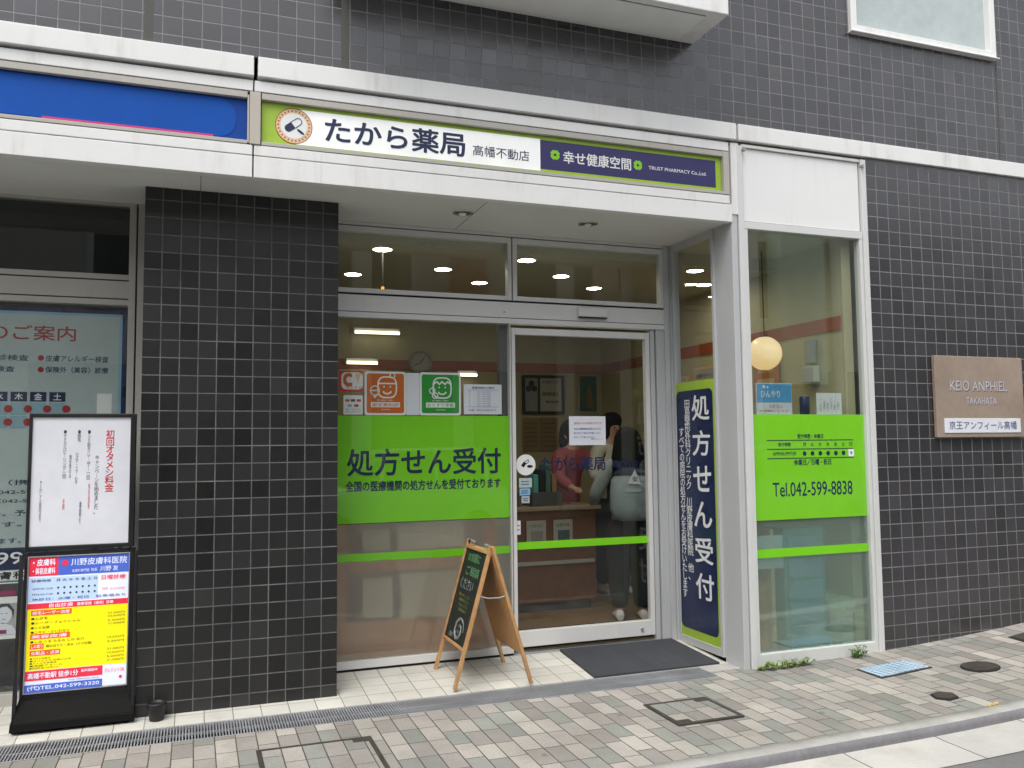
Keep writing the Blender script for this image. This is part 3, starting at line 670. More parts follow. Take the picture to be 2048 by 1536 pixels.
# ---------------------------------------------------------------- graphics on the recessed window
G = fac(D+.016)                                   # just behind the pane
Fg = G
S = thing('window_film', 'large lime green film with navy prescription lettering on the window left of the door', 'window film', (1.72, G.o.y, 1.0))
MB(G).box(1.094, 2.342, .990, 1.690, -.001, 0).build('film', M['green'], S)
mb = MB(G); mb.text('処方せん受付', 1.222, 1.298, 2.276, 1.470, .0016, .020, res=4); mb.text('全国の医療機関の処方せんを受付ております', 1.212, 1.196, 2.276, 1.262, .0016, .035); mb.build('lettering', M['navy_text'], S)
def strip(label, fr, u0, u1, v0, v1):
    o = MB(fr).box(u0, u1, v0, v1, -.001, 0).build('safety_strip', M['green']); tag(o, label, 'strip', 'lime green safety strips across the panes')
strip('lime green safety strip below the green film of the window left of the door', fac(D+.0135), 1.094, 2.342, .745, .796)
strip('lime green safety strip crossing the sliding door at knee height', fac(D+.0335), 2.396, 3.427, .762, .813)
strip('lime green safety strip low on the street window right of the corner post', fac(.0285), 3.780, 4.720, .721, .778)
def face(mb, cu, cv, s, hat):
    w0, w1, t = .0022, .003, .010
    n = 40
    if hat:   # head outline: squarish, band and bobble
        o = [(cu+s*.5*(abs(math.cos(2*math.pi*i/n))**.62)*math.copysign(1, math.cos(2*math.pi*i/n)), cv+s*.55*(abs(math.sin(2*math.pi*i/n))**.72)*math.copysign(1, math.sin(2*math.pi*i/n))) for i in range(n)]
        mb.line(o, t, w0, w1, True); mb.line([(cu-s*.48, cv+s*.2), (cu+s*.48, cv+s*.2)], t, w0, w1)
        mb.ring(cu+s*.28, cv+s*.63, s*.10, s*.16, w0, w1, 20)
        mb.ring(cu-s*.66, cv-s*.18, s*.21, s*.27, w0, w1, 24); mb.line([(cu-s*.86, cv-s*.18), (cu-s*.46, cv-s*.18)], t*.9, w0, w1); mb.line([(cu-s*.76, cv-s*.42), (cu-s*.66, cv-s*.55), (cu-s*.56, cv-s*.42)], t*.9, w0, w1)
    else:
        o = [(cu+s*.5*(abs(math.cos(2*math.pi*i/n))**.62)*math.copysign(1, math.cos(2*math.pi*i/n)), cv+s*.55*(abs(math.sin(2*math.pi*i/n))**.62)*math.copysign(1, math.sin(2*math.pi*i/n))) for i in range(n)]
        mb.line(o, t, w0, w1, True)
        mb.line([(cu-s*.46, cv+s*.22), (cu-s*.3, cv+s*.34), (cu-s*.16, cv+s*.2), (cu, cv+s*.34), (cu+s*.16, cv+s*.2), (cu+s*.3, cv+s*.34), (cu+s*.46, cv+s*.22)], t, w0, w1)
        mb.ring(cu-s*.56, cv-s*.16, s*.12, s*.18, w0, w1, 20); mb.ring(cu-s*.40, cv-s*.42, s*.12, s*.18, w0, w1, 20); 
    for k in (-1, 1): mb.disc(cu+k*s*.17, cv+s*.03, s*.045, w0, w1, 12)
    mb.line([(cu+s*.22*math.cos(R(a)), cv-s*.18+s*.16*math.sin(R(a))) for a in range(200, 341, 14)], t, w0, w1)
def sticker(label, u0, u1, v0, v1, m, hat, txt):
    S = thing('square_sticker', label, 'sticker', ((u0+u1)/2, G.o.y, v0))
    MB(G).rrect(u0, u1, v0, v1, .018, -.001, .0004).build('white_border', M['wht'], S)
    MB(G).rrect(u0+.014, u1-.014, v0+.014, v1-.014, .014, .0005, .0014).build('colour_field', m, S)
    wd = u1-u0; mb = MB(G); face(mb, u0+wd*.54, v0+.185, .125, hat)
    mb.box(u0+wd*.15, u1-wd*.15, v0+.052, v0+.086, .0015, .0022); mb.text('薬と健康のご相談に', u0+wd*.30, v0+.094, u1-wd*.30, v0+.104, .002, res=2); mb.text('薬剤師会', u0+wd*.40, v0+.032, u1-wd*.38, v0+.041, .002, res=2)
    mb.build('pictogram', M['wht'], S)
    mb = MB(G); mb.text(txt, u0+wd*.18, v0+.057, u1-wd*.18, v0+.081, .0026, .01, res=2); mb.build('lettering', m, S)
sticker('orange square sticker with a white line drawing of a smiling face in a bobble cap', 1.334, 1.612, 1.694, 1.984, M['orange'], True, '認定薬剤師')
sticker('green square sticker with a white line drawing of a smiling face holding a pill', 1.706, 1.995, 1.694, 1.984, M['stgreen'], False, 'おくすり手帳')
o = MB(G).box(1.614, 1.704, 1.696, 1.978, -.001, 0).build('white_paper', M['paper']); tag(o, 'blank white paper strip between the orange and the green square stickers', 'paper')
S = thing('notice_paper', 'white printed timetable notice right of the green square sticker', 'notice', (2.16, G.o.y, 1.70))
MB(G).box(2.015, 2.290, 1.702, 1.908, -.001, 0).build('sheet', M['paper'], S)
mb = MB(G); mb.text('営業時間のご案内', 2.075, 1.876, 2.235, 1.892, .001, .01, res=2)
for i in range(7): 
    z = 1.855-i*.016; mb.text('9:00 - 19:00  受付', 2.11, z-.004, 2.21, z+.005, .001, res=2); mb.text('月火'[i % 2], 2.05, z-.004, 2.06, z+.005, .001, res=2)
for z in (1.868, 1.752): mb.line([(2.04, z), (2.265, z)], .0015, .0004, .0012)
mb.text('日曜・祝日は休みます', 2.05, 1.722, 2.25, 1.738, .001, res=2); mb.build('lettering', M['bl_inkblue'], S)
S = thing('coupon_sticker', 'small red and white coupon sticker at the pillar edge of the window', 'sticker', (1.25, G.o.y, 1.845))
MB(G).rrect(1.165, 1.322, 1.846, 1.984, .012, -.001, 0).build('sheet', M['red'], S)
MB(G).rrect(1.182, 1.322, 1.862, 1.975, .03, .0003, .001).build('sheet', M['wht'], S)
mb = MB(G); mb.text('c', 1.195, 1.885, 1.25, 1.965, .0014, .03); mb.text('使えます', 1.21, 1.868, 1.315, 1.884, .0014, res=2); mb.build('lettering', M['orange'], S)
mb = MB(G); mb.prism([(1.27, 1.965), (1.312, 1.97), (1.29, 1.90)], .0012, .002); mb.build('mark', M['gold'], S)
S = thing('payment_card_sticker', 'white sticker with rows of tiny coloured payment logos below the red coupon sticker', 'sticker', (1.26, G.o.y, 1.70))
MB(G).rrect(1.196, 1.322, 1.698, 1.824, .006, -.001, 0).build('sheet', M['wht'], S)
for i, (cu, cv, m) in enumerate(((1.222, 1.79, 'orange'), (1.258, 1.79, 'navy'), (1.296, 1.79, 'red'), (1.237, 1.756, 'edge_blue'), (1.28, 1.756, 'dkred'))):
    MB(G).rrect(cu-.014, cu+.014, cv-.008, cv+.008, .003, .0003, .001).build('logo', M[m], S)
mb = MB(G)
for z in (1.732, 1.716): mb.text('各種カードご利用いただけます', 1.21, z-.004, 1.31, z+.004, .001, res=2)
mb.build('lettering', M['bl_ink'], S)
# on the sliding door
GD = fac(D+.0345)
S = thing('door_notice', 'white paper notice with a red heading taped on the sliding door', 'notice', (2.95, GD.o.y, 1.48))
MB(GD).box(2.808, 3.098, 1.482, 1.690, -.001, 0).build('sheet', M['paper'], S)
MB(GD).text('当店からのお知らせです', 2.848, 1.632, 3.068, 1.648, .001, .008, res=2).build('lettering', M['red'], S)
mb = MB(GD)
for i, t in enumerate(('本日の営業時間は変更になります', '皆さまにご協力をお願いいたし', 'ます ご了承ください')): mb.text(t, 2.845, 1.592-i*.030, 3.062-.05*(i == 2), 1.606-i*.030, .001, .008, res=2)
mb.text('薬局スタッフ', 2.98, 1.520, 3.072, 1.531, .001, res=2); mb.build('lettering', M['bl_inkblue'], S)
S = thing('door_logo', 'round white capsule logo with navy shop name across the sliding door glass', 'logo', (2.9, GD.o.y, 1.30))
MB(GD).disc(2.472, 1.348, .073, -.001, .0002, 36).build('disc', M['wht'], S)
mb = MB(GD); a = R(38); cu, cv, r = 2.472, 1.348, .073
mb.prism([(cu-.5*r, cv-.05*r), (cu-.2*r, cv+.32*r), (cu+.08*r, cv+.15*r), (cu-.22*r, cv-.25*r)], .0004, .0014)
mb.line([(cu-.1*r, cv+.3*r), (cu+.25*r, cv+.5*r), (cu+.3*r, cv+.3*r), (cu+.05*r, cv+.1*r)], .004, .0004, .0014)
mb.disc(cu+.42*r, cv-.15*r, .3*r, .0004, .0014, 16, .14*r); mb.build('capsule', M['black'], S)
mb = MB(GD); mb.text('たから薬局', 2.588, 1.300, 3.09, 1.398, .001, .02); mb.text('高幡不動店', 3.14, 1.318, 3.36, 1.365, .001, .01); mb.build('lettering', M['navy_side'], S)
for nm, lab, (u0, u1, v0, v1), m in (('small_sticker', 'small pale sticker directly below the round logo on the door', (2.420, 2.516, 1.190, 1.256), 'sheet_blue'), ('small_sticker', 'small blue sticker between two pale ones on the door', (2.423, 2.503, 1.136, 1.184), 'edge_blue'), ('small_sticker', 'small pale sticker lowest of the three under the door logo', (2.438, 2.497, 1.082, 1.130), 'sheet_blue'), ('door_edge_tag', 'small pink and white tag at the left edge of the sliding door', (2.398, 2.428, .866, .962), 'paper')):
    S = thing(nm, lab, 'sticker', ((u0+u1)/2, GD.o.y, v0))
    MB(GD).box(u0, u1, v0, v1, -.001, 0).build('sheet', M[m], S)
    mb = MB(GD); 
    for k in range(2): mb.line([(u0+.015*(u1-u0)/.08, v1-(v1-v0)*(.35+.3*k)), (u1-.02*(u1-u0)/.08, v1-(v1-v0)*(.35+.3*k))], .006, .0003, .001)
    mb.build('print', M['magenta' if nm == 'door_edge_tag' else 'bl_inkblue'], S)
S = thing('door_sensor', 'small rectangular motion sensor on the panel above the sliding door', 'sensor', (2.98, D-.016, 2.40))
mb = MB(fac(D)); mb.box(2.862, 3.094, 2.404, 2.470, .016, .050); mb.build('housing', M['alu'], S, .006)
mb = MB(fac(D)); mb.box(2.868, 3.088, 2.396, 2.404, .016, .046); mb.build('lens', M['black'], S)
# vertical sign on the side window
SG = Fr((3.6425, .79, 0), (0, -1, 0))
S = thing('vertical_sign', 'tall lime bordered navy sign with white vertical prescription lettering beside the door', 'sign', (3.6425, .5, .1))
MB(SG).box(.0, .565, .105, 1.932, -.0015, .0).build('border', M['lime'], S)
MB(SG).rrect(.045, .520, .165, 1.868, .045, .0, .0012).build('navy_field', M['navy_side'], S)
mb = MB(SG)
for i, ch in enumerate('処方せん受付'):
    zt = 1.826-i*(1.826-.395)/5.72; mb.text(ch, .255, zt-.175, .475, zt, .002, .016, res=4)
mb.text('田島整形外科クリニック　川野皮膚科医院　他、', .152, .510, .228, 1.800, .002, .012, True, 2); mb.text('すべての病院の処方せんをお受けいたします', .072, .380, .140, 1.600, .002, .012, True, 2)
mb.build('lettering', M['wht'], S)
# street window graphics
GR = fac(.0285)
S = thing('window_film', 'lime green film with opening hours and telephone number on the street window', 'window film', (4.25, GR.o.y, .97))
M['green_gloss'] = plain('glossy_lime_film', (.20, .60, .022), .07, var=.05, scale=2.5, spec=.6)
MB(GR).box(3.780, 4.720, .968, 1.676, -.001, 0).build('film', M['green_gloss'], S)
mb = MB(GR); mb.text('受付時間・休業日', 4.15, 1.512, 4.365, 1.542, .001, .02, res=2)
for z in (1.500, 1.440, 1.378): mb.line([(3.90, z), (4.62, z)], .005, .0004, .0014)
mb.text('受付時間', 3.99, 1.458, 4.09, 1.485, .001, .015, res=2); mb.text('AM9:00-PM7:00', 3.945, 1.398, 4.135, 1.422, .001, .01, res=2)
for i, ch in enumerate('月火水木金土日'):
    x = 4.205+i*.066; mb.text(ch, x-.012, 1.459, x+.012, 1.484, .001, .01, res=2)
    if i < 6: mb.disc(x, 1.409, .0155, .0004, .0014, 16)
mb.text('休業日／日曜・祝日', 4.115, 1.330, 4.425, 1.370, .001, .03, res=2); mb.text('Tel.042-599-8838', 3.935, 1.122, 4.600, 1.216, .001, .004, res=4)
mb.build('lettering', M['navy_text'], S)
MB(GR).box(4.578, 4.626, 1.384, 1.434, .0004, .0012).build('white_patch', M['wht'], S)
MB(GR).text('※', 4.592, 1.398, 4.612, 1.420, .0018, res=2).build('lettering', M['navy_text'], S)
# shelf and things in the street window
o = MB().box(3.80, 4.62, .06, .30, 1.655, 1.678).build('display_shelf', M['panelw'], None, .002); tag(o, 'narrow pale display shelf inside the street window behind the top of the green film', 'shelf')
def stand_card(name, label, cat, u0, u1, v0, v1, y, m):
    S = thing(name, label, cat, ((u0+u1)/2, y, v0)); MB(fac(y)).box(u0, u1, v0, v1, -.004, 0).build('sheet', M[m], S, .001); return S
S = stand_card('blue_poster', 'pale blue advert card with white lettering standing on the window shelf', 'poster', 3.866, 4.160, 1.679, 1.892, .085, 'paper')
P = fac(.085); MB(P).box(3.872, 4.156, 1.760, 1.887, .0005, .0012).build('blue_field', plain('sky_blue', (.10, .38, .72), .4, var=.15, scale=5), S)
mb = MB(P); mb.text('ひんやり', 3.905, 1.795, 4.06, 1.842, .002, .02); mb.disc(3.93, 1.867, .012, .0013, .002); mb.disc(3.96, 1.864, .008, .0013, .002); mb.build('lettering', M['wht'], S)
mb = MB(P); mb.text('ください', 3.97, 1.72, 4.08, 1.745, .001, .02, res=2); mb.text('お気軽にどうぞ', 3.89, 1.693, 4.13, 1.71, .001, res=2); mb.build('lettering', M['orange'], S)
S = thing('drink_can', 'slim navy can with a pale lid standing between the two cards', 'can', (4.285, .11, 1.679))
MB().lathe([(0, 0), (.031, 0), (.034, .006), (.034, .118), (.030, .124), (0, .124)], (4.285, .11, 1.679), 20).build('body', M['navy_text'], S)
MB().lathe([(0, 0), (.029, 0), (.029, .006), (0, .007)], (4.285, .11, 1.803), 20).build('lid', M['grey'], S)
S = stand_card('white_card', 'white card with grey vertical script standing right of the navy can', 'card', 4.368, 4.585, 1.679, 1.830, .085, 'wht')
mb = MB(P)
for i in range(6): mb.text('ご自由に'[i % 4]+'お取り'[i % 3], 4.395+i*.03, 1.705+.01*(i % 2), 4.411+i*.03, 1.79-.012*(i % 3), .001, 0, True, 2)
mb.build('lettering', M['grey'], S)

# ---------------------------------------------------------------- clinic window posters
PL = fac(.85)
S = thing('clinic_guide_board', 'pale blue clinic guide poster with navy border filling the left shop window', 'poster', (-1.2, .85, .74))
MB(PL).box(-3.0, -.108, .735, 2.330, -.01, 0).build('border', M['navy_side'], S)
MB(PL).box(-3.0, -.132, .740, 2.300, 0, .0012).build('edge', M['edge_blue'], S)
MB(PL).box(-3.0, -.148, .745, 2.284, .0013, .002).build('sheet', M['sheet_blue'], S)
mb = MB(PL); mb.text('診療のご案内', -1.08, 2.130, -.385, 2.218, .003, .012)
for i in range(6):
    x = -1.03+i*.1
    for z in (1.727, 1.650): 
        mb.disc(x+.105, z, .022, .0036, .0046, 20)
for z in (2.026, 1.958): mb.disc(-.565, z, .016, .003, .004, 18)
mb.build('lettering', M['dkred'], S)
mb = MB(PL); mb.text('●皮膚科一般●検診検査', -1.22, 2.008, -.63, 2.042, .003, .012, res=2); mb.text('皮膚アレルギー検査', -.54, 2.006, -.205, 2.044, .003, .012, res=2)
mb.text('各種検査', -.90, 1.942, -.70, 1.975, .003, .012, res=2); mb.text('保険外（美容）診療', -.54, 1.940, -.205, 1.977, .003, .012, res=2)
for i in range(6): mb.box(-.975+i*.1-.041-.0, -.975+i*.1+.044, 1.770, 1.826, .0022, .003)
mb.text('●予約（携帯）', -1.0, 1.286, -.50, 1.318, .003, .008, res=2); mb.text('電話 042-599-3320', -.90, 1.235, -.42, 1.262, .003, .008, res=2)
mb.text('（042-599', -.76, 1.185, -.56, 1.21, .003, .008, res=2); mb.text('ください。予約', -.98, 1.11, -.56, 1.145, .003, .008, res=2); mb.text('います。', -.90, 1.05, -.64, 1.078, .003, .008, res=2); mb.text('ております。', -.92, .955, -.64, .985, .003, .008, res=2)
mb.box(-3.0, -.149, .805, .930, .0022, .003); mb.build('lettering', M['navy_text'], S)
mb = MB(PL)
for i in range(6):
    for k in range(2): mb.box(-.975+i*.1-.041, -.975+i*.1+.044, 1.692-k*.077, 1.763-k*.077, .0022, .0034)
mb.build('table_cells', M['cell_blue'], S)
mb = MB(PL)
for i, ch in enumerate('日月火水木金土'[1:]): mb.text(ch, -.975+i*.1-.02, 1.779, -.975+i*.1+.022, 1.819, .0036, .01, res=2)
mb.text('042-599', -1.1, .838, -.63, .905, .0036, .01); mb.box(-.380, -.300, 1.69, 1.815, .0022, .003) if False else None
mb.box(-.262, -.182, 1.69, 1.82, .0022, .003); mb.box(-3.0, -.149, .748, .800, .0022, .003); mb.build('white_print', M['wht'], S)
MB(PL).text('川野皮膚科', -1.0, .752, -.60, .796, .0038, .02).build('lettering', M['black'], S)
S = thing('magazine_cover', 'magazine cover with a grey portrait photo low in the left shop window', 'magazine', (-.75, .85, .42))
MB(PL).box(-.90, -.632, .418, .735, -.006, 0).build('cover', M['wht'], S)
mb = MB(PL); mb.box(-.90, -.640, .655, .728, .0004, .0012); mb.build('picture', M['photo_dark'], S)
mb = MB(PL); mb.box(-.90, -.640, .440, .618, .0004, .001); mb.build('picture', M['skin_photo'], S)
mb = MB(PL); mb.disc(-.715, .555, .040, .0012, .002, 24, .052); mb.prism([(-.80, .442), (-.77, .49), (-.72, .51), (-.67, .49), (-.645, .442)], .0012, .002); mb.build('portrait', M['paper'], S)
mb = MB(PL); mb.prism([(-.75, .60), (-.76, .56), (-.748, .57), (-.73, .597), (-.70, .60), (-.678, .575), (-.668, .53), (-.664, .58), (-.69, .615), (-.73, .617)], .0014, .0024); mb.box(-.733, -.722, .56, .563, .002, .0024); mb.box(-.708, -.697, .56, .563, .002, .0024); mb.box(-.723, -.706, .528, .531, .002, .0024); mb.build('hair', M['photo_dark'], S)
mb = MB(PL); mb.box(-.90, -.66, .660, .690, .0013, .002); mb.box(-.80, -.70, .448, .470, .0022, .003); mb.build('lettering', plain('plum_ink', (.28, .03, .10), .5), S)

# ---------------------------------------------------------------- plaque on the right wall
S = thing('name_plaque', 'square bronze building name plate with a white strip on the dark tiles', 'plaque', (5.76, 0, 1.5))
mb = MB(fac(0)); mb.box(5.332, 6.198, 1.510, 2.108, .004, .034); mb.build('plate', M['bronze'], S, .004)
mb = MB(fac(-.034)); mb.text('KEIO ANPHIEL', 5.47, 1.852, 6.03, 1.925, .0015, .012); mb.text('TAKAHATA', 5.62, 1.752, 5.92, 1.803, .0015, .012); mb.build('lettering', M['steeltext'], S)
mb = MB(fac(-.034)); mb.text('KEIO ANPHIEL', 5.474, 1.847, 6.034, 1.920, .0008, .02); mb.text('TAKAHATA', 5.623, 1.748, 5.923, 1.799, .0008, .02); mb.build('lettering_shadow_edge', plain('painted_letter_shadow', (.10, .07, .06), .6), S)  # dark offset copy paints the shadow of the letters
mb = MB(fac(-.034)); mb.box(5.398, 6.148, 1.542, 1.648, 0, .006); mb.build('strip', M['paper'], S, .002)
MB(fac(-.040)).text('京王アンフィール高幡', 5.44, 1.568, 6.105, 1.628, .0012, .006).build('lettering', plain('blue_grey_ink', (.10, .12, .22), .5), S)

# ---------------------------------------------------------------- downlights
def soffit_light(x, y, label):
    S = thing('downlight', label, 'ceiling light', (x, y, 2.974), 'unlit downlights in the soffit')
    mb = MB(); mb.lathe([(.066, 0), (.066, -.006), (.054, -.007), (.052, -.001)], (x, y, 2.974), 30); mb.build('rim', M['chrome'], S)
    mb = MB(); mb.lathe([(.0525, -.0025), (0, -.0022)], (x, y, 2.974), 30); mb.build('reflector', M['greyd'], S)
    mb = MB(); mb.lathe([(.018, -.003), (.026, -.006), (.024, -.012), (.012, -.018), (0, -.019)], (x-.004, y, 2.974), 20); mb.build('bulb', M['wht'], S)
soffit_light(1.879, .361, 'unlit round downlight in the soffit nearer the pillar')
soffit_light(2.762, .364, 'unlit round downlight in the soffit nearer the corner post')
LP = [(1.489, .992), (1.444, 1.914), (2.07, 1.518), (2.509, 1.959), (2.57, 1.024), (3.054, 1.502), (3.544, 1.908), (3.983, .985), (4.384, 1.481)]
LL = ['lit ceiling downlight above the small hanging lamp, seen through the left transom pane', 'lit ceiling downlight next to the pillar edge in the left transom pane', 'lit ceiling downlight in the middle of the left transom pane', 'lit ceiling downlight near the right end of the left transom pane',
      'largest lit ceiling downlight in the right transom pane, beside the mullion', 'lit ceiling downlight in the middle of the right transom pane', 'lowest lit ceiling downlight in the right transom pane', 'larger lit downlight seen through the side window above the vertical sign', 'smaller lit downlight seen through the side window above the vertical sign']
L0 = thing('downlight', LL[0], 'ceiling light', (0, 0, 2.85), 'lit downlights inside the pharmacy')
MB().lathe([(.074, 0), (.074, -.006), (.064, -.006), (.064, -.002)], (0, 0, 2.85), 28).build('rim', M['wht'], L0)
MB().lathe([(.064, -.0025), (0, -.0026)], (0, 0, 2.85), 28).build('lamp', M['lightdisc'], L0)
for i, (x, y) in enumerate(LP):
    o = L0 if i == 0 else copy_tree(L0)
    o.location = (x, y, 2.85); o['label'] = LL[i]
for i, (x0, x1, y, z, lab) in enumerate(((1.80, 2.28, 3.9, 2.66, 'lit fluorescent strip high on the back wall of the pharmacy'), (1.72, 2.05, 3.9, 2.345, 'lit fluorescent strip behind the red coupon sticker'), (2.90, 3.12, 3.9, 2.24, 'short lit fluorescent strip above the timetable notice'))):
    S = thing('strip_light', lab, 'strip light', ((x0+x1)/2, y, z), 'lit strips at the back wall')
    MB().box(x0, x1, y+.03, 4.015, z-.01, z+.05).build('housing', M['panelw'], S, .004)
    MB().tube([(x0+.01, y+.01, z), (x1-.01, y+.01, z)], .016).build('tube', M['tube'], S)
S = thing('globe_pendant', 'glowing round globe pendant lamp hanging inside the street window', 'pendant lamp', (4.33, .6, 2.16))
MB().lathe([(.128*math.sin(R(a)), -.128*math.cos(R(a))) for a in range(0, 181, 9)], (4.33, .6, 2.16), 32).build('globe', M['globe'], S)
MB().tube([(4.33, .6, 2.285), (4.33, .6, 2.944)], .004, 8).build('cord', M['blackmat'], S)
MB().lathe([(0, .02), (.03, .018), (.034, 0), (0, -.002)], (4.33, .6, 2.282), 18).build('cap', M['greyd'], S)
S = thing('pull_cord_lamp', 'tiny orange lamp on a thin black rod seen through the left transom pane', 'pendant lamp', (1.50, 1.02, 2.58))
MB().tube([(1.505, 1.06, 2.60), (1.505, 1.06, 2.849)], .006, 8).build('rod', M['blackmat'], S)
MB().lathe([(0, -.014), (.012, -.006), (.012, .006), (0, .014)], (1.505, 1.06, 2.59), 14).build('bulb', M['ember'], S)

# ---------------------------------------------------------------- pharmacy furniture
S = thing('counter', 'brown wooden service counter behind the glass door', 'counter', (2.7, 2.3, .06))
MB().box(1.45, 3.62, 2.12, 2.52, .14, .92).build('cabinet', M['counter'], S, .004)
MB().box(1.42, 3.66, 2.08, 2.55, .92, .955).build('top', M['counter_top'], S, .006)
MB().box(1.48, 3.58, 2.16, 2.48, .06, .14).build('plinth', M['greyd'], S)
MB().box(1.47, 3.60, 2.105, 2.12, .46, .49).build('trim', M['panelw'], S)
for i, (x, lab) in enumerate(((2.72, 'pale leaflet on the counter front, left one'), (3.05, 'pale leaflet on the counter front, middle one below the door logo'), (3.30, 'pale leaflet on the counter front, right one'))):
    S = thing('leaflet', lab, 'leaflet', (x, 2.1, .62), 'leaflets stuck on the counter front')
    MB(fac(2.103)).box(x-.09, x+.09, .62, .84, 0, .002).build('sheet', M['panelw'], S)
    mb = MB(fac(2.101)); mb.text('お薬手帳', x-.06, .78, x+.06, .81, .001, .01, res=2); mb.box(x-.05, x+.06, .65, .75, .0002, .001); mb.build('print', M['tealposter' if i != 1 else 'grey'], S)
for i, (x, h, lab) in enumerate(((2.78, .46, 'dark basket of goods on the counter behind the round door logo'), (3.18, .36, 'dark display box on the counter behind the door lettering'))):
    S = thing('counter_box', lab, 'display box', (x, 2.25, .955))
    mb = MB(); frm = [(x-.14, x+.14, 2.16, 2.18), (x-.14, x+.14, 2.38, 2.40), (x-.14, x-.12, 2.18, 2.38), (x+.12, x+.14, 2.18, 2.38)]
    for a in frm: mb.box(*a, .957, .957+min(h*.6, .12))
    mb.build('tray', M['greyd'], S)
    for k in range(4): MB().box(x-.11+k*.058, x-.065+k*.058, 2.20, 2.36, .96, .96+h*(.75+.12*(k % 3))).build('packet', M[('teal', 'olive', 'tealposter', 'brownpaper')[k]], S, .003)
o = MB().box(2.42, 3.62, .93, 1.50, .061, .070).build('inner_mat', M['blackmat']); tag(o, 'black mat on the floor just inside the sliding door', 'mat')
Bk = fac(4.012)
S = thing('notice_board', 'dark framed board with a trefoil mark and a price sheet on the back wall', 'notice board', (3.9, 4.0, 1.82))
mb = MB(Bk); frame_mb(mb, 3.66, 4.16, 1.83, 2.26, .03, 0, .03); mb.box(3.85, 3.865, 1.86, 2.23, 0, .03); mb.build('frame', M['black'], S)
MB(Bk).box(3.69, 3.85, 1.86, 2.23, 0, .01).build('left_sheet', M['grey'], S); MB(Bk).box(3.865, 4.13, 1.86, 2.23, 0, .01).build('right_sheet', M['panelw'], S)
mb = MB(Bk)
for a in (90, 210, 330): mb.disc(3.77+.038*math.cos(R(a)), 2.13+.038*math.sin(R(a)), .034, .011, .014, 18)
mb.text('お知らせ', 3.90, 2.17, 4.09, 2.205, .012, .01, res=2); mb.text('調剤料', 3.90, 2.03, 4.09, 2.075, .012, .01, res=2); mb.text('薬剤師', 3.94, 1.95, 4.10, 1.98, .012, .01, res=2); mb.build('print', M['black'], S)
for i, (x0, x1, lab) in enumerate(((3.665, 3.86, 'brown notice sheet on the back wall under the trefoil'), (3.875, 4.08, 'brown notice sheet on the back wall under the price sheet'))):
    S = thing('brown_notice', lab, 'notice', (x0, 4.0, 1.42), 'brown notice sheets under the framed board'); MB(Bk).box(x0, x1, 1.42, 1.79, 0, .01).build('sheet', M['brownpaper'], S)
    mb = MB(Bk); 
    for k in range(6): mb.text('調剤報酬点数表', x0+.02, 1.72-k*.05, x1-.03, 1.735-k*.05, .012, res=2)
    mb.build('print', M['bl_ink'], S)
S = thing('teal_poster', 'dark teal poster in a white frame near the back corner', 'poster', (4.45, 4.0, 1.86))
MB(Bk).box(4.335, 4.585, 1.84, 2.275, 0, .008).build('frame', M['panelw'], S); MB(Bk).box(4.355, 4.565, 1.86, 2.26, .008, .011).build('picture', M['tealposter'], S)
mb = MB(Bk); mb.prism([(4.45, 1.90), (4.44, 2.08), (4.47, 2.17), (4.50, 2.10), (4.52, 1.90)], .0112, .013); mb.build('figure', M['brownpaper'], S)
S = thing('wall_clock', 'round grey wall clock across the terracotta stripe', 'clock', (2.51, 4.0, 2.37))
MB(Bk).ring(2.51, 2.365, .105, .125, 0, .05).build('rim', M['grey'], S); MB(Bk).disc(2.51, 2.365, .105, 0, .03).build('dial', M['panelw'], S)
mb = MB(Bk); mb.line([(2.51, 2.365), (2.55, 2.42)], .008, .031, .034); mb.line([(2.51, 2.365), (2.45, 2.34)], .008, .031, .034)
for a in range(0, 360, 30): mb.line([(2.51+.085*math.cos(R(a)), 2.365+.085*math.sin(R(a))), (2.51+.095*math.cos(R(a)), 2.365+.095*math.sin(R(a)))], .005, .031, .033)
mb.build('hands', M['black'], S)
RW = Fr((4.629, 0, 0), (0, -1, 0))                # right-hand wall, facing the room
for i, (u0, u1, z0, z1, lab) in enumerate(((-2.55, -2.15, 1.55, 2.12, 'tall faint wall chart on the right wall beyond the customer'), (-2.05, -1.70, 1.62, 2.18, 'smaller faint wall chart nearer the door on the right wall'))):
    S = thing('wall_chart', lab, 'chart', (4.629, -(u0+u1)/2, z0)); MB(RW).box(u0, u1, z0, z1, 0, .012).build('frame', M['gold'], S); MB(RW).box(u0+.02, u1-.02, z0+.02, z1-.02, .012, .014).build('sheet', M['panelw'], S)
    mb = MB(RW)
    for k in range(5): mb.text('健康サポート', u0+.05, z1-.10-k*.09, u1-.05, z1-.06-k*.09, .016, res=2)
    mb.build('print', M['bl_ink'], S)
S = thing('intercom', 'grey wall intercom with a pale box below, on the right wall inside the street window', 'intercom', (4.629, .42, 1.98))
MB(RW).box(-.46, -.38, 2.07, 2.25, 0, .05).build('handset', M['grey'], S, .006); MB(RW).box(-.48, -.35, 1.93, 2.05, 0, .06).build('box', M['panelw'], S, .005)
S = thing('brown_poster', 'brown poster on the right wall below the terracotta stripe behind the globe lamp', 'poster', (4.629, 1.0, 1.85))
MB(RW).box(-1.15, -.82, 1.82, 2.20, 0, .008).build('sheet', M['shelf'], S); mb = MB(RW); mb.text('健康', -1.1, 2.05, -.88, 2.15, .0095, .02); mb.box(-1.1, -.88, 1.88, 2.0, .0082, .0095); mb.build('print', M['gold'], S)
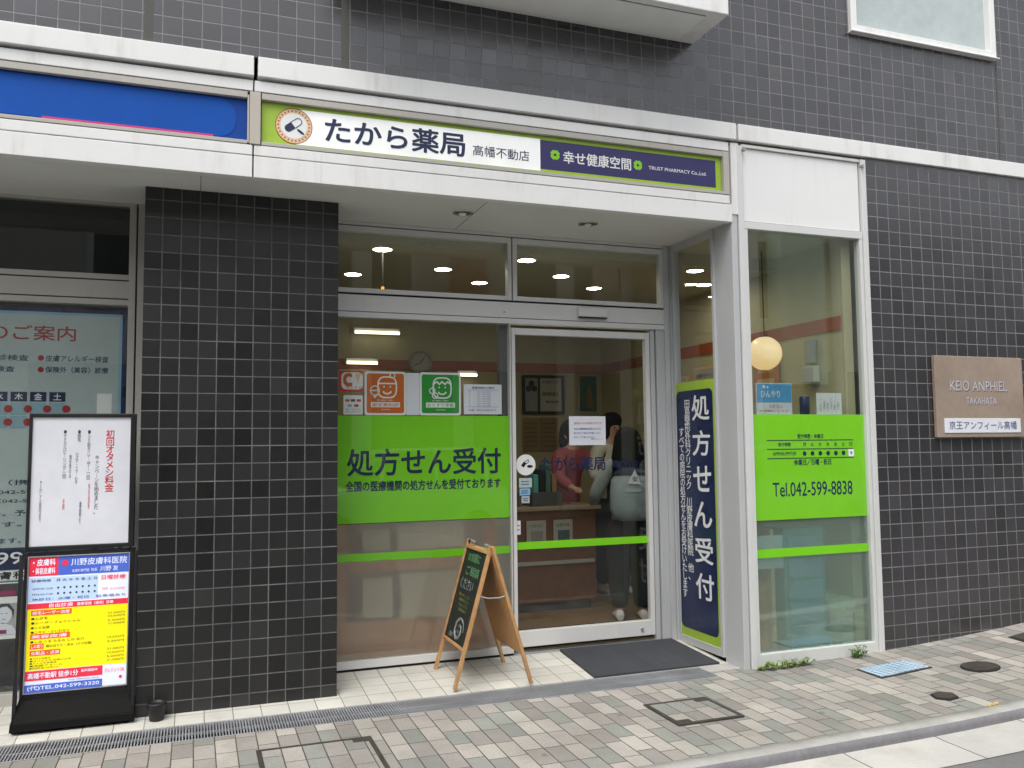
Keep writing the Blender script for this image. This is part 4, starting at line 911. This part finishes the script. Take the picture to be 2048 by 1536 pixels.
# furniture behind the frosted band of the left window
S = thing('waiting_shelf', 'orange wood partition with pale panels blurred behind the frosted window', 'partition', (1.7, .94, .06))
mb = MB(); mb.box(1.13, 1.235, .90, .98, .06, 1.0); mb.box(2.20, 2.27, .90, .98, .06, 1.0); mb.box(1.235, 2.20, .90, .98, .66, .76); mb.box(1.235, 2.20, .95, .98, .06, .33); mb.build('frame', M['shelf'], S, .004)
mb = MB(); mb.box(1.34, 1.54, .91, .94, .36, .62); mb.box(1.60, 2.02, .91, .94, .34, .64); mb.box(1.34, 1.52, .91, .94, .80, .93); mb.box(1.58, 2.04, .91, .94, .80, .95); mb.build('panel', M['panelw'], S)
S = thing('waiting_bench', 'dark bench with thin legs blurred behind the frosted window', 'bench', (1.8, 1.5, .06))
MB().box(1.3, 2.3, 1.35, 1.75, .36, .44).build('seat', M['counter'], S, .01)
for x in (1.38, 2.22):
    for y in (1.4, 1.7): MB().tube([(x, y, .06), (x+.02*(1 if x > 1.8 else -1), y, .36)], .014, 8).build('leg', M['blackmat'], S)
# behind the frosted street window
S = thing('teal_cabinet', 'teal storage cabinet blurred behind the frosted street window', 'cabinet', (4.25, .4, .06))
MB().box(4.06, 4.40, .10, .42, .06, .90).build('body', M['teal'], S, .004)
for k in range(5): MB().box(4.09, 4.37, .088, .10, .12+k*.15, .24+k*.15).build('drawer', M['edge_blue'], S, .003)
S = thing('cardboard_box', 'pale box with a lid blurred at the foot of the street window', 'box', (4.5, .3, .06))
MB().box(4.42, 4.62, .09, .34, .06, .30).build('body', M['panelw'], S, .004); MB().box(4.415, 4.625, .085, .345, .30, .40).build('lid', plain('pale_green_card', (.50, .56, .40), .6), S, .003)
S = thing('wooden_post_shelf', 'reddish wooden shelf end blurred at the left of the frosted street window', 'shelf', (3.85, .3, .06))
MB().box(3.80, 3.92, .09, .4, .06, .56).build('side', M['shelf'], S, .004); MB().box(3.945, 3.975, .09, .4, .06, .9).build('upright', M['gold'], S); MB().box(3.80, 4.04, .08, .09, .64, .86).build('panel', M['paper'], S)

# ---------------------------------------------------------------- people
def skin_mesh(nodes, edges, root=0, sub=2):
    """connected skeleton grown into one continuous surface"""
    me = bpy.data.meshes.new('s'); me.from_pydata([n[0] for n in nodes], edges, [])
    o = bpy.data.objects.new('s', me); col.objects.link(o)
    sk = o.modifiers.new('skin', 'SKIN'); sk.use_smooth_shade = True
    for i, n in enumerate(nodes):
        d_ = me.skin_vertices[0].data[i]; r = n[1]; d_.radius = r if isinstance(r, tuple) else (r, r); d_.use_root = (i == root)
    sb = o.modifiers.new('sub', 'SUBSURF'); sb.levels = sub; sb.render_levels = sub
    dg = bpy.context.evaluated_depsgraph_get(); m = bpy.data.meshes.new_from_object(o.evaluated_get(dg))
    vs = [tuple(v.co) for v in m.vertices]; fs = [tuple(p.vertices) for p in m.polygons]
    bpy.data.objects.remove(o); bpy.data.meshes.remove(me); bpy.data.meshes.remove(m)
    return vs, fs
class Person:
    def __init__(s, label, x, y, z, rot, scale=1.0):
        s.root = thing('person', label, 'person', (x, y, z)); s.m = Matrix.Translation((x, y, z)) @ Matrix.Rotation(R(rot), 4, 'Z') @ Matrix.Scale(scale, 4)
    def skin(s, name, mat, nodes, edges, root=0, parent=None, sub=2):
        vs, fs = skin_mesh(nodes, edges, root, sub); mb = MB(); mb.add([tuple(s.m @ Vector(v)) for v in vs], fs, True); return mb.build(name, mat, parent or s.root)
    def rings(s, name, mat, rg, parent=None):
        """rg: (cx, cy, z, rx, ry[, power])"""
        out = []; n = 24
        for t in rg:
            cx, cy, z, rx, ry = t[:5]; pw = t[5] if len(t) > 5 else 1.0; ring = []
            for k in range(n):
                a = 2*math.pi*k/n; c_, s_ = math.cos(a), math.sin(a)
                ring.append(s.m @ Vector((cx+rx*math.copysign(abs(c_)**pw, c_), cy+ry*math.copysign(abs(s_)**pw, s_), z)))
            out.append(ring)
        return MB().loft(out).build(name, mat, parent or s.root)
def hand(nodes, edges, wrist, p, dr, side):
    """palm and five curled fingers rooted in the palm"""
    dr = Vector(dr).normalized(); sd_ = Vector((0, 0, 1)).cross(dr).normalized()*side; p = Vector(p)
    nodes.append((tuple(p), (.032, .018))); ip = len(nodes)-1; edges.append((wrist, ip))
    for k, (off, L) in enumerate(((-.028, .06), (-.010, .07), (.010, .066), (.028, .052))):
        a = p+dr*.045+sd_*off; b = a+dr*L*.55+Vector((0, 0, -.012)); c = b+dr*L*.4+Vector((0, 0, -.026)); st = len(nodes)
        nodes.extend([(tuple(a), .010), (tuple(b), .009), (tuple(c), .008)]); edges.extend([(ip, st), (st, st+1), (st+1, st+2)])
    a = p+dr*.01-sd_*.036; b = a+dr*.03-sd_*.012; st = len(nodes); nodes.extend([(tuple(a), .011), (tuple(b), .009)]); edges.extend([(ip, st), (st, st+1)])
def body(P, armL, armR, face=True, lean=0.0):
    """standing figure facing +y in its own frame, 1.62 m tall at scale 1; arm = (elbow, wrist, hand direction)"""
    N = [((0, 0, .86), (.14, .11)), ((0, .0, 1.0), (.13, .095)), ((0, lean*.5, 1.18), (.15, .10)), ((0, lean, 1.34), (.07, .06)), ((0, lean+.012, 1.40), .048),
         ((0, lean+.02, 1.475), (.072, .085)), ((0, lean+.02, 1.56), (.068, .08))]
    E = [(0, 1), (1, 2), (2, 3), (3, 4), (4, 5), (5, 6)]
    for sgn, (el, wr, hd) in ((-1, armL), (1, armR)):
        b = len(N); N += [((sgn*.165, lean, 1.295), .055), (el, .042), (wr, .030)]; E += [(3, b), (b, b+1), (b+1, b+2)]
        hand(N, E, b+2, Vector(wr)+Vector(hd).normalized()*.05, hd, sgn)
        c = len(N); N += [((sgn*.085, 0, .80), .095), ((sgn*.09, .015, .46), .062), ((sgn*.095, -.02, .09), .04), ((sgn*.105, .10, .035), .035)]; E += [(0, c), (c, c+1), (c+1, c+2), (c+2, c+3)]
    b = P.skin('body', M['skin'], N, E, 0)
    if face:
        for sgn in (-1, 1):
            mb = MB(); c = P.m @ Vector((sgn*.03, lean+.098, 1.50)); mb.lathe([(.009*math.sin(R(a)), -.009*math.cos(R(a))) for a in range(0, 181, 30)], c, 10); mb.build('eye', M['black'], P.root)
        mb = MB(); mb.tube([P.m @ Vector(q) for q in ((0, lean+.095, 1.505), (0, lean+.118, 1.47), (0, lean+.10, 1.462))], [.008, .012, .008]); mb.build('nose', M['skin'], P.root)
        mb = MB(); mb.tube([P.m @ Vector(q) for q in ((-.022, lean+.095, 1.437), (0, lean+.102, 1.434), (.022, lean+.095, 1.437))], [.003, .006, .003]); mb.build('mouth', M['dkred'], P.root)
    for sgn in (-1, 1):
        mb = MB(); mb.tube([P.m @ Vector(q) for q in ((sgn*.075, lean+.02, 1.455), (sgn*.086, lean+.012, 1.485), (sgn*.078, lean+.02, 1.51))], [.007, .012, .007]); mb.build('ear', M['skin'], P.root)
    return b
def top(P, mat, armL, armR, lean=0.0, hem=.80, hemr=(.18, .13)):
    N = [((0, 0, hem), hemr), ((0, 0, 1.0), (.158, .12)), ((0, lean*.5, 1.18), (.175, .125)), ((0, lean, 1.335), (.085, .075))]; E = [(0, 1), (1, 2), (2, 3)]
    for sgn, (el, wr, hd) in ((-1, armL), (1, armR)):
        b = len(N); N += [((sgn*.168, lean, 1.292), .075), (el, .062), (wr, .046)]; E += [(3, b), (b, b+1), (b+1, b+2)]
    return P.skin('top', mat, N, E, 1)
def trousers(P, mat, wide=1.0):
    N = [((0, 0, .93), (.155, .12)), ((0, 0, .84), (.16, .125))]; E = [(0, 1)]
    for sgn in (-1, 1):
        b = len(N); N += [((sgn*.09, 0, .72), .115*wide), ((sgn*.095, .012, .44), .092*wide), ((sgn*.10, -.01, .075), .075*wide)]; E += [(1, b), (b, b+1), (b+1, b+2)]
    return P.skin('trousers', mat, N, E, 1)
def shoes(P, mat):
    for sgn in (-1, 1):
        out = []
        for y, wd, h in ((-.085, .026, .05), (-.07, .038, .085), (-.01, .042, .09), (.05, .046, .07), (.12, .047, .05), (.165, .036, .04), (.185, .016, .026)):
            out.append([P.m @ Vector((sgn*.102+wd*math.cos(2*math.pi*k/14), y, .002+h/2+h/2*math.sin(2*math.pi*k/14))) for k in range(14)])
        MB().loft(out).build('shoe', mat, P.root)

# customer with a backpack, back turned
P1 = Person('person in olive trousers and white shoes, back turned, wearing a grey green backpack', 3.66, 1.56, .06, -20, .965)
aL = ((-.285, .02, 1.05), (-.275, .22, .97), (.1, 1, 0)); aR = ((.225, .07, 1.06), (.15, .27, 1.0), (-.3, 1, 0))
body(P1, aL, aR, True); top(P1, M['greyknit'], aL, aR); trousers(P1, M['olive'], 1.12); shoes(P1, M['shoe'])
P1.rings('hair', M['hair'], [(0, -.02, 1.20, .10, .03), (0, -.055, 1.215, .140, .055), (0, -.05, 1.28, .152, .08), (0, -.025, 1.37, .146, .10), (0, -.008, 1.46, .130, .11), (0, .006, 1.54, .115, .108), (0, .012, 1.595, .085, .085), (0, .012, 1.625, .045, .045), (0, .012, 1.63, .005, .005)])
BP = thing('backpack', 'grey green backpack with navy straps and a white triangle badge on the customer', 'backpack', P1.m @ Vector((0, -.2, .85)))
class Q:            # same placement as the wearer, other root
    pass
PB = Person.__new__(Person); PB.root = BP; PB.m = P1.m
PB.rings('bag', M['pack'], [(0, -.20, .845, .10, .04, .7), (0, -.205, .865, .165, .075, .6), (0, -.21, .95, .185, .095, .55), (0, -.205, 1.08, .185, .095, .55), (0, -.20, 1.18, .172, .085, .6), (0, -.19, 1.235, .13, .06, .7), (0, -.185, 1.25, .05, .02, .8)])
PB.rings('top_flap', M['packnavy'], [(0, -.19, 1.225, .150, .078, .6), (0, -.185, 1.25, .140, .07, .6), (0, -.17, 1.275, .09, .045, .7), (0, -.165, 1.282, .03, .02, .8)])
for sgn in (-1, 1):
    MB().tube([PB.m @ Vector(q) for q in ((sgn*.09, -.16, 1.26), (sgn*.115, -.03, 1.375), (sgn*.13, .09, 1.30), (sgn*.15, .13, 1.15), (sgn*.17, .02, .98), (sgn*.15, -.14, .90))], [.022]*6, 8).build('strap', M['packnavy'], BP)
BF = Fr(PB.m @ Vector((0, -.304, 0)), PB.m.to_3x3() @ Vector((1, 0, 0)), (0, 0, 1))
mb = MB(BF); mb.prism([(-.045, 1.115), (.06, 1.105), (.012, 1.225)], -.01, .004); mb.build('badge', M['wht'], BP)
MB(BF).text('安', -.01, 1.13, .03, 1.17, .0052, .02).build('badge_print', M['bl_inkblue'], BP)
MB(BF).rrect(-.06, .06, 1.045, 1.075, .01, -.01, .003).build('label', M['sheet_blue'], BP)
mb = MB(BF); mb.box(.125, .15, .93, 1.16, -.03, .0); mb.build('bottle_pocket', M['paper'], BP)
# pharmacist in a white coat, behind the counter
P2 = Person('person in a white coat with short black hair standing behind the counter', 4.10, 2.74, .06, 190, 1.06)
bL = ((-.24, .05, 1.06), (-.16, .27, 1.02), (.4, 1, 0)); bR = ((.24, .05, 1.06), (.16, .27, 1.02), (-.4, 1, 0))
body(P2, bL, bR); top(P2, M['coat'], bL, bR, 0, .55, (.20, .15)); trousers(P2, M['trouser']); shoes(P2, M['shoe'])
P2.rings('hair', M['hair'], [(0, -.03, 1.37, .075, .07), (0, -.025, 1.43, .095, .085), (0, -.014, 1.50, .100, .092), (0, .008, 1.565, .100, .105), (0, .014, 1.61, .082, .085), (0, .014, 1.638, .04, .042), (0, .014, 1.642, .004, .004)])
# assistant in pink leaning over the counter
P3 = Person('person in a pink top leaning over the counter, half hidden by the door notice', 3.63, 2.80, .06, 200, 1.02)
cL = ((-.23, .28, 1.12), (-.06, .42, 1.03), (.8, .6, 0)); cR = ((.30, .24, 1.10), (.34, .44, 1.02), (.3, 1, 0))
body(P3, cL, cR, True, .09); top(P3, M['pink'], cL, cR, .09); trousers(P3, M['trouser']); shoes(P3, M['shoe'])
P3.rings('hair', M['hair'], [(0, .045, 1.36, .085, .06), (0, .05, 1.43, .102, .078), (0, .07, 1.50, .106, .092), (0, .098, 1.565, .104, .105), (0, .104, 1.61, .085, .085), (0, .104, 1.638, .04, .042), (0, .104, 1.642, .004, .004)])

# ---------------------------------------------------------------- things on the ground outside
# chalkboard A-frame
S = thing('sandwich_board', 'wooden folding chalkboard standing open in front of the sliding door', 'chalkboard', (2.0, .44, .03))
AX, AZ = 2.0, .86
def leaf(xb, y0, y1, zb): return (Vector((xb, y0, zb)), Vector((xb, y1, zb)), Vector((AX, y0, AZ)), Vector((AX, y1, AZ)))
for sgn, xb, y0, y1 in ((-1, 1.765, .225, .675), (1, 2.24, .185, .675)):
    a, b, c, d_ = leaf(xb, y0, y1, .035)
    nrm = Vector((sgn*(AZ-.035), 0, abs(xb-AX))).normalized(); tdir = (c-a).normalized()
    mb = MB()
    for p, q in ((a, c), (b, d_)): mb.bar(p, q+tdir*.012, .030, .020, nrm)
    lo = .27; hi = .96
    for f in (lo, hi): mb.bar(a.lerp(c, f)+Vector((0, .015, 0)), b.lerp(d_, f)-Vector((0, .015, 0)), .020 if f == lo else .03, .018, tdir)
    lf = mb.build('leaf_frame', M['wood'], S, .002)
    F2 = Fr(a, (0, -1, 0) if sgn < 0 else (0, 1, 0), tdir)  # u along the leaf, v up the slope
    L = (c-a).length; wd = y1-y0
    if sgn < 0:
        F2 = Fr(b, (0, -1, 0), tdir)
        MB(F2).box(.014, wd-.014, L*lo, L*hi, -.006, .004).build('chalk_panel', M['board'], lf)
        mb = MB(F2); mb.text('お気軽に', .10, L*.86, .34, L*.925, .006, .0); mb.text('ご相談', .12, L*.76, .38, L*.83, .006, .0); mb.split('chalk_writing', M['chalkg'], lf)
        mb = MB(F2); mb.text('ください', .07, L*.655, .33, L*.735, .006, .0)
        for i in range(7):
            t0 = i*50; mb.line([(.26+(.09-.008*i)*math.cos(R(t0+k*20)), L*.37+(.075-.007*i)*math.sin(R(t0+k*20))) for k in range(9)], .0028, .0045, .0062)
        s0 = mb; mb.marks.append(len(mb.f)); mb.text('ご案内', .09, L*.30, .17, L*.335, .006)
        mb.text('いつでも', .22, L*.345, .31, L*.37, .0066); mb.text('どうぞ', .24, L*.385, .31, L*.41, .0066)
        mb.split('chalk_writing', M['chalk'], lf)
        mb = MB(F2)
        for i in range(4): mb.text(('薬のこと', '健康のこと', 'なんでも', '薬剤師まで')[i], .10+.02*i, L*(.60-.035*i), .32, L*(.622-.035*i), .006)
        mb.split('chalk_writing', M['chalky'], lf)
    else:
        MB(F2).box(.014, wd-.014, L*.22, L*hi, -.012, .0).build('back_panel', M['wood_in'], lf)
mb = MB(); mb.tube([(1.925, .20, .575), (1.97, .195, .562), (2.04, .188, .562), (2.09, .182, .575)], .004, 8); mb.build('chain', M['steel'], S)
mb = MB(); mb.tube([(AX, .26, AZ+.008), (AX, .32, AZ+.008)], .009, 8); mb.tube([(AX, .55, AZ+.008), (AX, .61, AZ+.008)], .009, 8); mb.build('hinge', M['steel'], S)
# lit poster stand
S = thing('poster_stand', 'tall black poster stand with a white sheet above and a bright yellow price panel below', 'poster stand', (-.28, .45, .03))
FU = Fr((0, .455, 0), (1, 0, 0), (0, .03, 1)); FL = Fr((0, .435, 0), (1, 0, 0), (0, .06, 1))
mb = MB(FU); frame_mb(mb, -.560, -.022, .945, 1.688, .017, -.03, .012, .022, .022, .03); mb.build('upper_frame', M['black'], S, .004)
MB(FU).box(-.545, -.05, .965, 1.668, -.02, .0).build('white_sheet', M['sheet_up'], S)
mb = MB(FU); mb.text('初回オタメシ料金', -.178, 1.252, -.134, 1.596, .001, .015, True, 3); mb.text('特別価格', -.262, 1.16, -.252, 1.30, .001, 0, True, 2); mb.text('半額', -.388, 1.16, -.376, 1.22, .001, 0, True, 2); mb.split('lettering', M['red'], S)
mb = MB(FU); mb.text('キャンペｌンを始めました。'.replace('ｌ', '｜'), -.232, 1.130, -.208, 1.455, .001, .0, True, 2)
mb.text('●シミ取りレ｜ザ｜一回', -.272, 1.32, -.254, 1.596, .001, 0, True, 2); mb.text('●脱毛', -.322, 1.53, -.304, 1.596, .001, 0, True, 2); mb.text('ひざ下・うで・わき', -.33, 1.30, -.314, 1.47, .001, 0, True, 2)
mb.text('●ケミカルピ｜リング一回', -.392, 1.33, -.374, 1.596, .001, 0, True, 2); mb.text('顔全体のみ', -.36, 1.33, -.348, 1.46, .001, 0, True, 2); mb.text('通常価格より', -.305, 1.08, -.292, 1.2, .001, 0, True, 2); mb.text('※くわしくは受付まで', -.502, 1.10, -.488, 1.32, .001, 0, True, 2)
mb.split('lettering', M['bl_ink'], S)
mb = MB(FL); frame_mb(mb, -.562, -.016, .10, .936, .022, -.06, .006, .10, .03, .028); mb.build('lower_frame', M['black'], S, .004)
mb = MB(FL); frame_mb(mb, -.545, -.04, .196, .914, .006, .006, .010); mb.build('silver_edge', M['steel'], S, .001)
X0, X1 = -.539, -.046
def blk(name, m, u0, u1, v0, v1, w=.0): MB(FL).box(u0, u1, v0, v1, w-.004, w).build(name, M[m], S)
blk('poster_field', 'bl_white', X0, X1, .202, .908, -.001)
blk('poster_field', 'bl_red', X0, -.398, .808, .908, .0005); blk('poster_field', 'bl_blue', -.398, X1, .808, .908, .0006)
blk('poster_field', 'bl_ltblue', X0, -.20, .672, .80, .0004); blk('poster_field', 'bl_red', X0, X1, .634, .664, .0005); blk('poster_field', 'bl_yellow', X0, X1, .315, .634, .0004)
blk('poster_field', 'bl_red', X0, -.165, .262, .312, .0005); blk('poster_field', 'bl_blue', X0, -.165, .202, .242, .0005)
for v0, u1 in ((.600, -.325), (.476, -.33), (.425, -.455), (.390, -.375)): blk('poster_field', 'bl_orange', X0+.018, u1, v0, v0+.028, .0008)
mb = MB(FL); mb.text('・皮膚科', -.520, .862, -.412, .898, .002, .02, res=2); mb.text('・美容皮膚科', -.520, .818, -.412, .852, .002, .02, res=2)
mb.text('川野皮膚科医院', -.335, .856, -.056, .894, .002, .01); mb.text('院長', -.235, .820, -.205, .838, .002, res=2); mb.text('川野 友', -.19, .818, -.10, .846, .002, .01, res=2); mb.text('皮膚科専門医', -.33, .820, -.245, .836, .002, res=2)
mb.text('自由診療', -.435, .639, -.32, .660, .002, .01, res=2); mb.text('健康保険（適用）診療', -.30, .640, -.12, .658, .002, .01, res=2)
for t, v, u1 in (('脱毛レーザー治療', .605, -.335), ('美容皮膚', .481, -.345), ('しわ取り', .430, -.460), ('化粧品・点滴', .395, -.38)): mb.text(t, X0+.025, v, u1, v+.018, .002, .012, res=2)
mb.text('高幡不動駅 徒歩1分', -.525, .272, -.285, .302, .002, .02, res=2); mb.text('無料相談中', -.27, .286, -.19, .302, .002, .01, res=2); mb.text('(代)TEL.042-599-3320', -.525, .210, -.18, .236, .002, .015, res=3)
mb.split('lettering', M['bl_white'], S)
mb = MB(FL)
for k in range(4): mb.text(('●ムダ毛', '●レーザーフェイシャル', '●シミ治療', '●ニキビ・小じわなど')[k], X0+.02, .578-k*.024, (-.44, -.28, -.43, -.33)[k], .592-k*.024, .002, .005, res=2)
mb.text('●しみ くま たるみ しわ 毛穴', X0+.02, .456, -.26, .470, .002, .005, res=2); mb.text('頬のほてり・赤み（クマ対策）', -.445, .430, -.22, .445, .002, .005, res=2)
for k in range(5): mb.text(('●アロエ化粧水', '●オリジナル日焼け止め', '●ハトムギ美容液', '●洗顔フォーム', '●保湿乳液つめあわせ')[k], X0+.02, .372-k*.0125, (-.42, -.32, -.39, -.36, -.38)[k], .381-k*.0125, .002, .002, res=2)
for k, v in enumerate((.592, .575, .552, .535, .462, .440, .400, .380, .360, .340)): mb.text(('21,000円', '10,500円', '5,250円')[k % 3], -.145, v-.008, -.062, v+.004, .002, 0, res=2)
for i in range(7):
    for k in range(2): mb.disc(-.395+i*.030, .742-k*.030, .0055, .0005, .0022, 10)
mb.text('診療時間　月 火 水 木 金 土 日', X0+.015, .776, -.205, .790, .002, .012, res=2); mb.text('AM9:30-12:00', X0+.02, .736, -.42, .746, .002, res=2); mb.text('PM3:00-7:00', X0+.02, .706, -.42, .716, .002, res=2); mb.split('lettering', M['bl_ink'], S)
mb = MB(FL); mb.text('日曜診療', -.182, .772, -.062, .796, .002, .02, res=2); mb.text('予約制', -.18, .715, -.15, .73, .002, res=2); mb.text('完全予約制', -.14, .715, -.065, .726, .002, res=2); mb.disc(-.365, .872, .016, .0008, .002, 18); mb.text('クレジットOK', -.155, .272, -.056, .296, .002, .01, res=2); mb.disc(-.075, .245, .008, .0008, .002); mb.split('lettering', M['bl_red'], S)
mb = MB(FL); mb.text('休診日：水曜・祝日　駐車場あり', X0+.02, .678, -.06, .692, .002, .01, res=2); mb.text('http://kawano.clinic', -.33, .246, -.18, .257, .002, res=2); mb.split('lettering', M['bl_inkblue'], S)
mb = MB(); mb.prism([(0, 0)]*3, 0, 0) if False else None
base = MB(); base.add([(-.575, .30, .05), (.004, .30, .05), (.004, .62, .05), (-.575, .62, .05), (-.555, .385, .175), (-.022, .385, .145), (-.022, .46, .18), (-.555, .46, .18), (-.575, .30, .085), (.004, .30, .085)],
                      [(0, 1, 2, 3), (8, 9, 5, 4), (4, 5, 6, 7), (0, 8, 9, 1)[::-1], (7, 6, 2, 3), (8, 4, 7, 3, 0)[::-1], (9, 1, 2, 6, 5)[::-1]])
base.build('base', plain('base_plastic', (.008, .008, .008), .75, spec=.15), S, .006)
for x in (-.568, -.004):
    mb = MB(); mb.bar((x, .34, .03), (x, .44, .93), .018, .03, (0, 1, 0)); mb.build('upright', M['black'], S, .003)
for x in (-.53, -.04):
    for y in (.36, .56): MB().lathe([(.022, .0), (.024, .012), (.018, .024), (0, .024)], (x, y, .028), 14).build('foot', M['blackmat'], S)
mb = MB(); mb.tube([(-.28, .60, .05), (-.28, .50, .9)], .012, 8); mb.build('strut', M['black'], S)
# flowerpot
S = thing('flowerpot', 'small empty black plastic pot on the tiles in front of the pillar', 'pot', (.117, .315, .022))
MB().lathe([(0, .002), (.031, 0), (.036, .004), (.046, .075), (.050, .076), (.051, .096), (.046, .097), (.044, .078), (.034, .03), (0, .03)], (.117, .315, .024), 24).build('shell', M['black'], S)
MB().lathe([(.0425, .07), (0, .072)], (.117, .315, .024), 20).build('soil', M['blackmat'], S)
# door mat
mb = MB(); mb.add([(2.668, .192, .031), (3.590, .192, .031), (3.575, .785, .071), (2.690, .785, .071), (2.668, .192, .017), (3.590, .192, .017), (3.575, .785, .056), (2.690, .785, .056)], [(0, 1, 2, 3), (4, 5, 1, 0), (5, 6, 2, 1), (7, 4, 0, 3), (6, 7, 3, 2)])
o = mb.build('door_mat', M['mat']); tag(o, 'dark grey ribbed door mat in front of the sliding door', 'mat')
# drain grating
S = thing('drain_grate', 'long steel drain grating between the entrance tiles and the paving', 'drain grate', (1, .05, .015))
mb = MB(); x = -5.0
while x < 3.40:
    mb.box(x, x+.0058, -.064, .174, -.002, .0165); x += .0150
mb.build('bars', M['steel'], S)
mb = MB(); mb.box(-5, 3.42, -.074, -.064, -.03, .0185); mb.box(-5, 3.42, .174, .184, -.03, .0185); mb.box(3.41, 3.42, -.064, .174, -.03, .018); mb.box(-5, 3.41, .052, .058, .0, .014); mb.build('rails', M['steel'], S)
mb = MB(); mb.box(-5, 3.42, -.08, .19, -.12, -.07); mb.build('channel', M['dark'], S)
mb = MB(); mb.box(3.42, 3.655, .05, .30, -.02, .019); o = mb.build('threshold_stone', M['kerb']); o['kind'] = 'structure'
# covers in the paving
def paved_cover(label, x0, x1, y0, y1, t):
    z = PZ+.001
    S = thing('inspection_cover', label, 'manhole cover', ((x0+x1)/2, (y0+y1)/2, z))
    mb = MB(); frame_mb(mb, x0, x1, y0, y1, t, z-.01, z+.006); mb.build('frame', M['iron'], S, .001)
    MB().box(x0+t, x1-t, y0+t, y1-t, z-.01, z+.0045).build('inlay', M['paver'], S)
    for cx, cy, dx, dy in ((x0+t, y0+t, 1, 1), (x1-t, y1-t, -1, -1)):
        MB().box(min(cx, cx+dx*.075), max(cx, cx+dx*.075), min(cy, cy+dy*.045), max(cy, cy+dy*.045), z, z+.0058).build('lifting_slot', M['iron'], S)
paved_cover('square paver filled inspection cover with thin iron rim in the middle of the pavement', 2.68, 3.085, -.80, -.415, .024)
paved_cover('large paver filled inspection cover with broad iron rim at the bottom photo edge', .59, 1.15, -.92, -.36, .024)
z = PZ+rise(4.5)
S = thing('water_meter_cover', 'pale blue rectangular meter cover in the paving below the street window', 'meter cover', (4.52, -.39, z))
def on(x, y): return PZ+.003+rise(x)
def patch(mb, pts, h, lip=.0):
    n = len(pts); vs = [(x, y, on(x, y)-.01) for x, y in pts]+[(x, y, on(x, y)+h) for x, y in pts]
    return mb.add(vs, [tuple(range(n, 2*n))]+[(i, (i+1) % n, (i+1) % n+n, i+n) for i in range(n)])
patch(MB(), [(4.295, -.505), (4.745, -.465), (4.735, -.255), (4.300, -.280)], .003).build('rim', M['iron'], S)
patch(MB(), [(4.312, -.490), (4.730, -.453), (4.722, -.268), (4.316, -.292)], .007).build('lid', M['watercover'], S)
S = thing('round_cover', 'round rusty iron cover in the paving before the tiled wall', 'valve cover', (5.0, -.6, on(5, 0)))
C_ = [(5.0+.125*math.cos(2*math.pi*i/32), -.60+.105*math.sin(2*math.pi*i/32)) for i in range(32)]
patch(MB(), C_, .003).build('rim', M['blackmat'], S)
patch(MB(), [(5.0+(x-5)*.92, -.6+(y+.6)*.92) for x, y in C_], .008).build('lid', M['iron'], S)
S = thing('hexagonal_cover', 'small dark brown hexagonal cover in the paving near the kerb', 'valve cover', (4.34, -.93, on(4.3, 0)))
H_ = [(4.345+.078*math.cos(R(a)), -.935+.070*math.sin(R(a))) for a in (10, 70, 130, 190, 250, 310)]
patch(MB(), H_, .003).build('rim', M['blackmat'], S); patch(MB(), [(4.345+(x-4.345)*.93, -.935+(y+.935)*.93) for x, y in H_], .007).build('lid', M['iron'], S)
S = thing('iron_cover', 'dark iron cover in the paving cut by the right edge of the photo', 'valve cover', (5.85, -.27, on(5.85, 0)))
patch(MB(), [(5.70, -.34), (6.05, -.34), (6.05, -.18), (5.72, -.20)], .003).build('rim', M['blackmat'], S); patch(MB(), [(5.72, -.33), (6.03, -.33), (6.03, -.19), (5.74, -.21)], .006).build('lid', M['iron'], S)
o = patch(MB(), [(4.40, -1.175), (4.50, -1.165), (4.52, -1.135), (4.44, -1.14)], .0).build('paint_mark', plain('yellow_paint', (.52, .42, .20), .8, var=.5, scale=40)); tag(o, 'small yellow paint mark on the kerb', 'paint mark')
# weeds
def weed(name, label, cx, cy, n, spread, hgt, m, seed):
    rnd = random.Random(seed); S = thing(name, label, 'weed', (cx, cy, on(cx, 0)), 'weeds along the foot of the street window')
    st = MB(); lf = MB()
    for i in range(n):
        x = cx+rnd.uniform(-1, 1)*spread; y = cy+rnd.uniform(-.03, .02); z0 = on(x, 0)-.004
        tip = Vector((x+rnd.uniform(-.04, .04), y+rnd.uniform(-.045, .01), z0+hgt*rnd.uniform(.35, 1)))
        st.tube([(x, y, z0), tuple(Vector((x, y, z0)).lerp(tip, .5)+Vector((0, 0, .006))), tuple(tip)], [.0022, .0018, .0012], 5)
        for k in range(rnd.randint(5, 8)):
            p = Vector((x, y, z0)).lerp(tip, rnd.uniform(.25, 1)); a = rnd.uniform(0, 2*math.pi); L = rnd.uniform(.014, .034); wd = L*rnd.uniform(.28, .45)
            dr = Vector((math.cos(a), math.sin(a), rnd.uniform(-.1, .7))).normalized(); sd_ = dr.cross(Vector((0, 0, 1))).normalized(); up = Vector((0, 0, L*.18))
            lf.add([tuple(p), tuple(p+dr*L*.45+sd_*wd+up), tuple(p+dr*L), tuple(p+dr*L*.45-sd_*wd+up), tuple(p+dr*L*.5+up*.3)], [(0, 1, 4), (1, 2, 4), (2, 3, 4), (3, 0, 4)])
    st.build('stem', M['leaf'], S); lf.build('leaves', m, S)
weed('weed', 'long low row of green weeds under the street window beside the corner post', 3.94, -.045, 34, .20, .055, M['leaf2'], 3)
weed('weed', 'single compact green weed under the street window nearer the tiled wall', 4.52, -.04, 14, .05, .085, M['leaf'], 5)
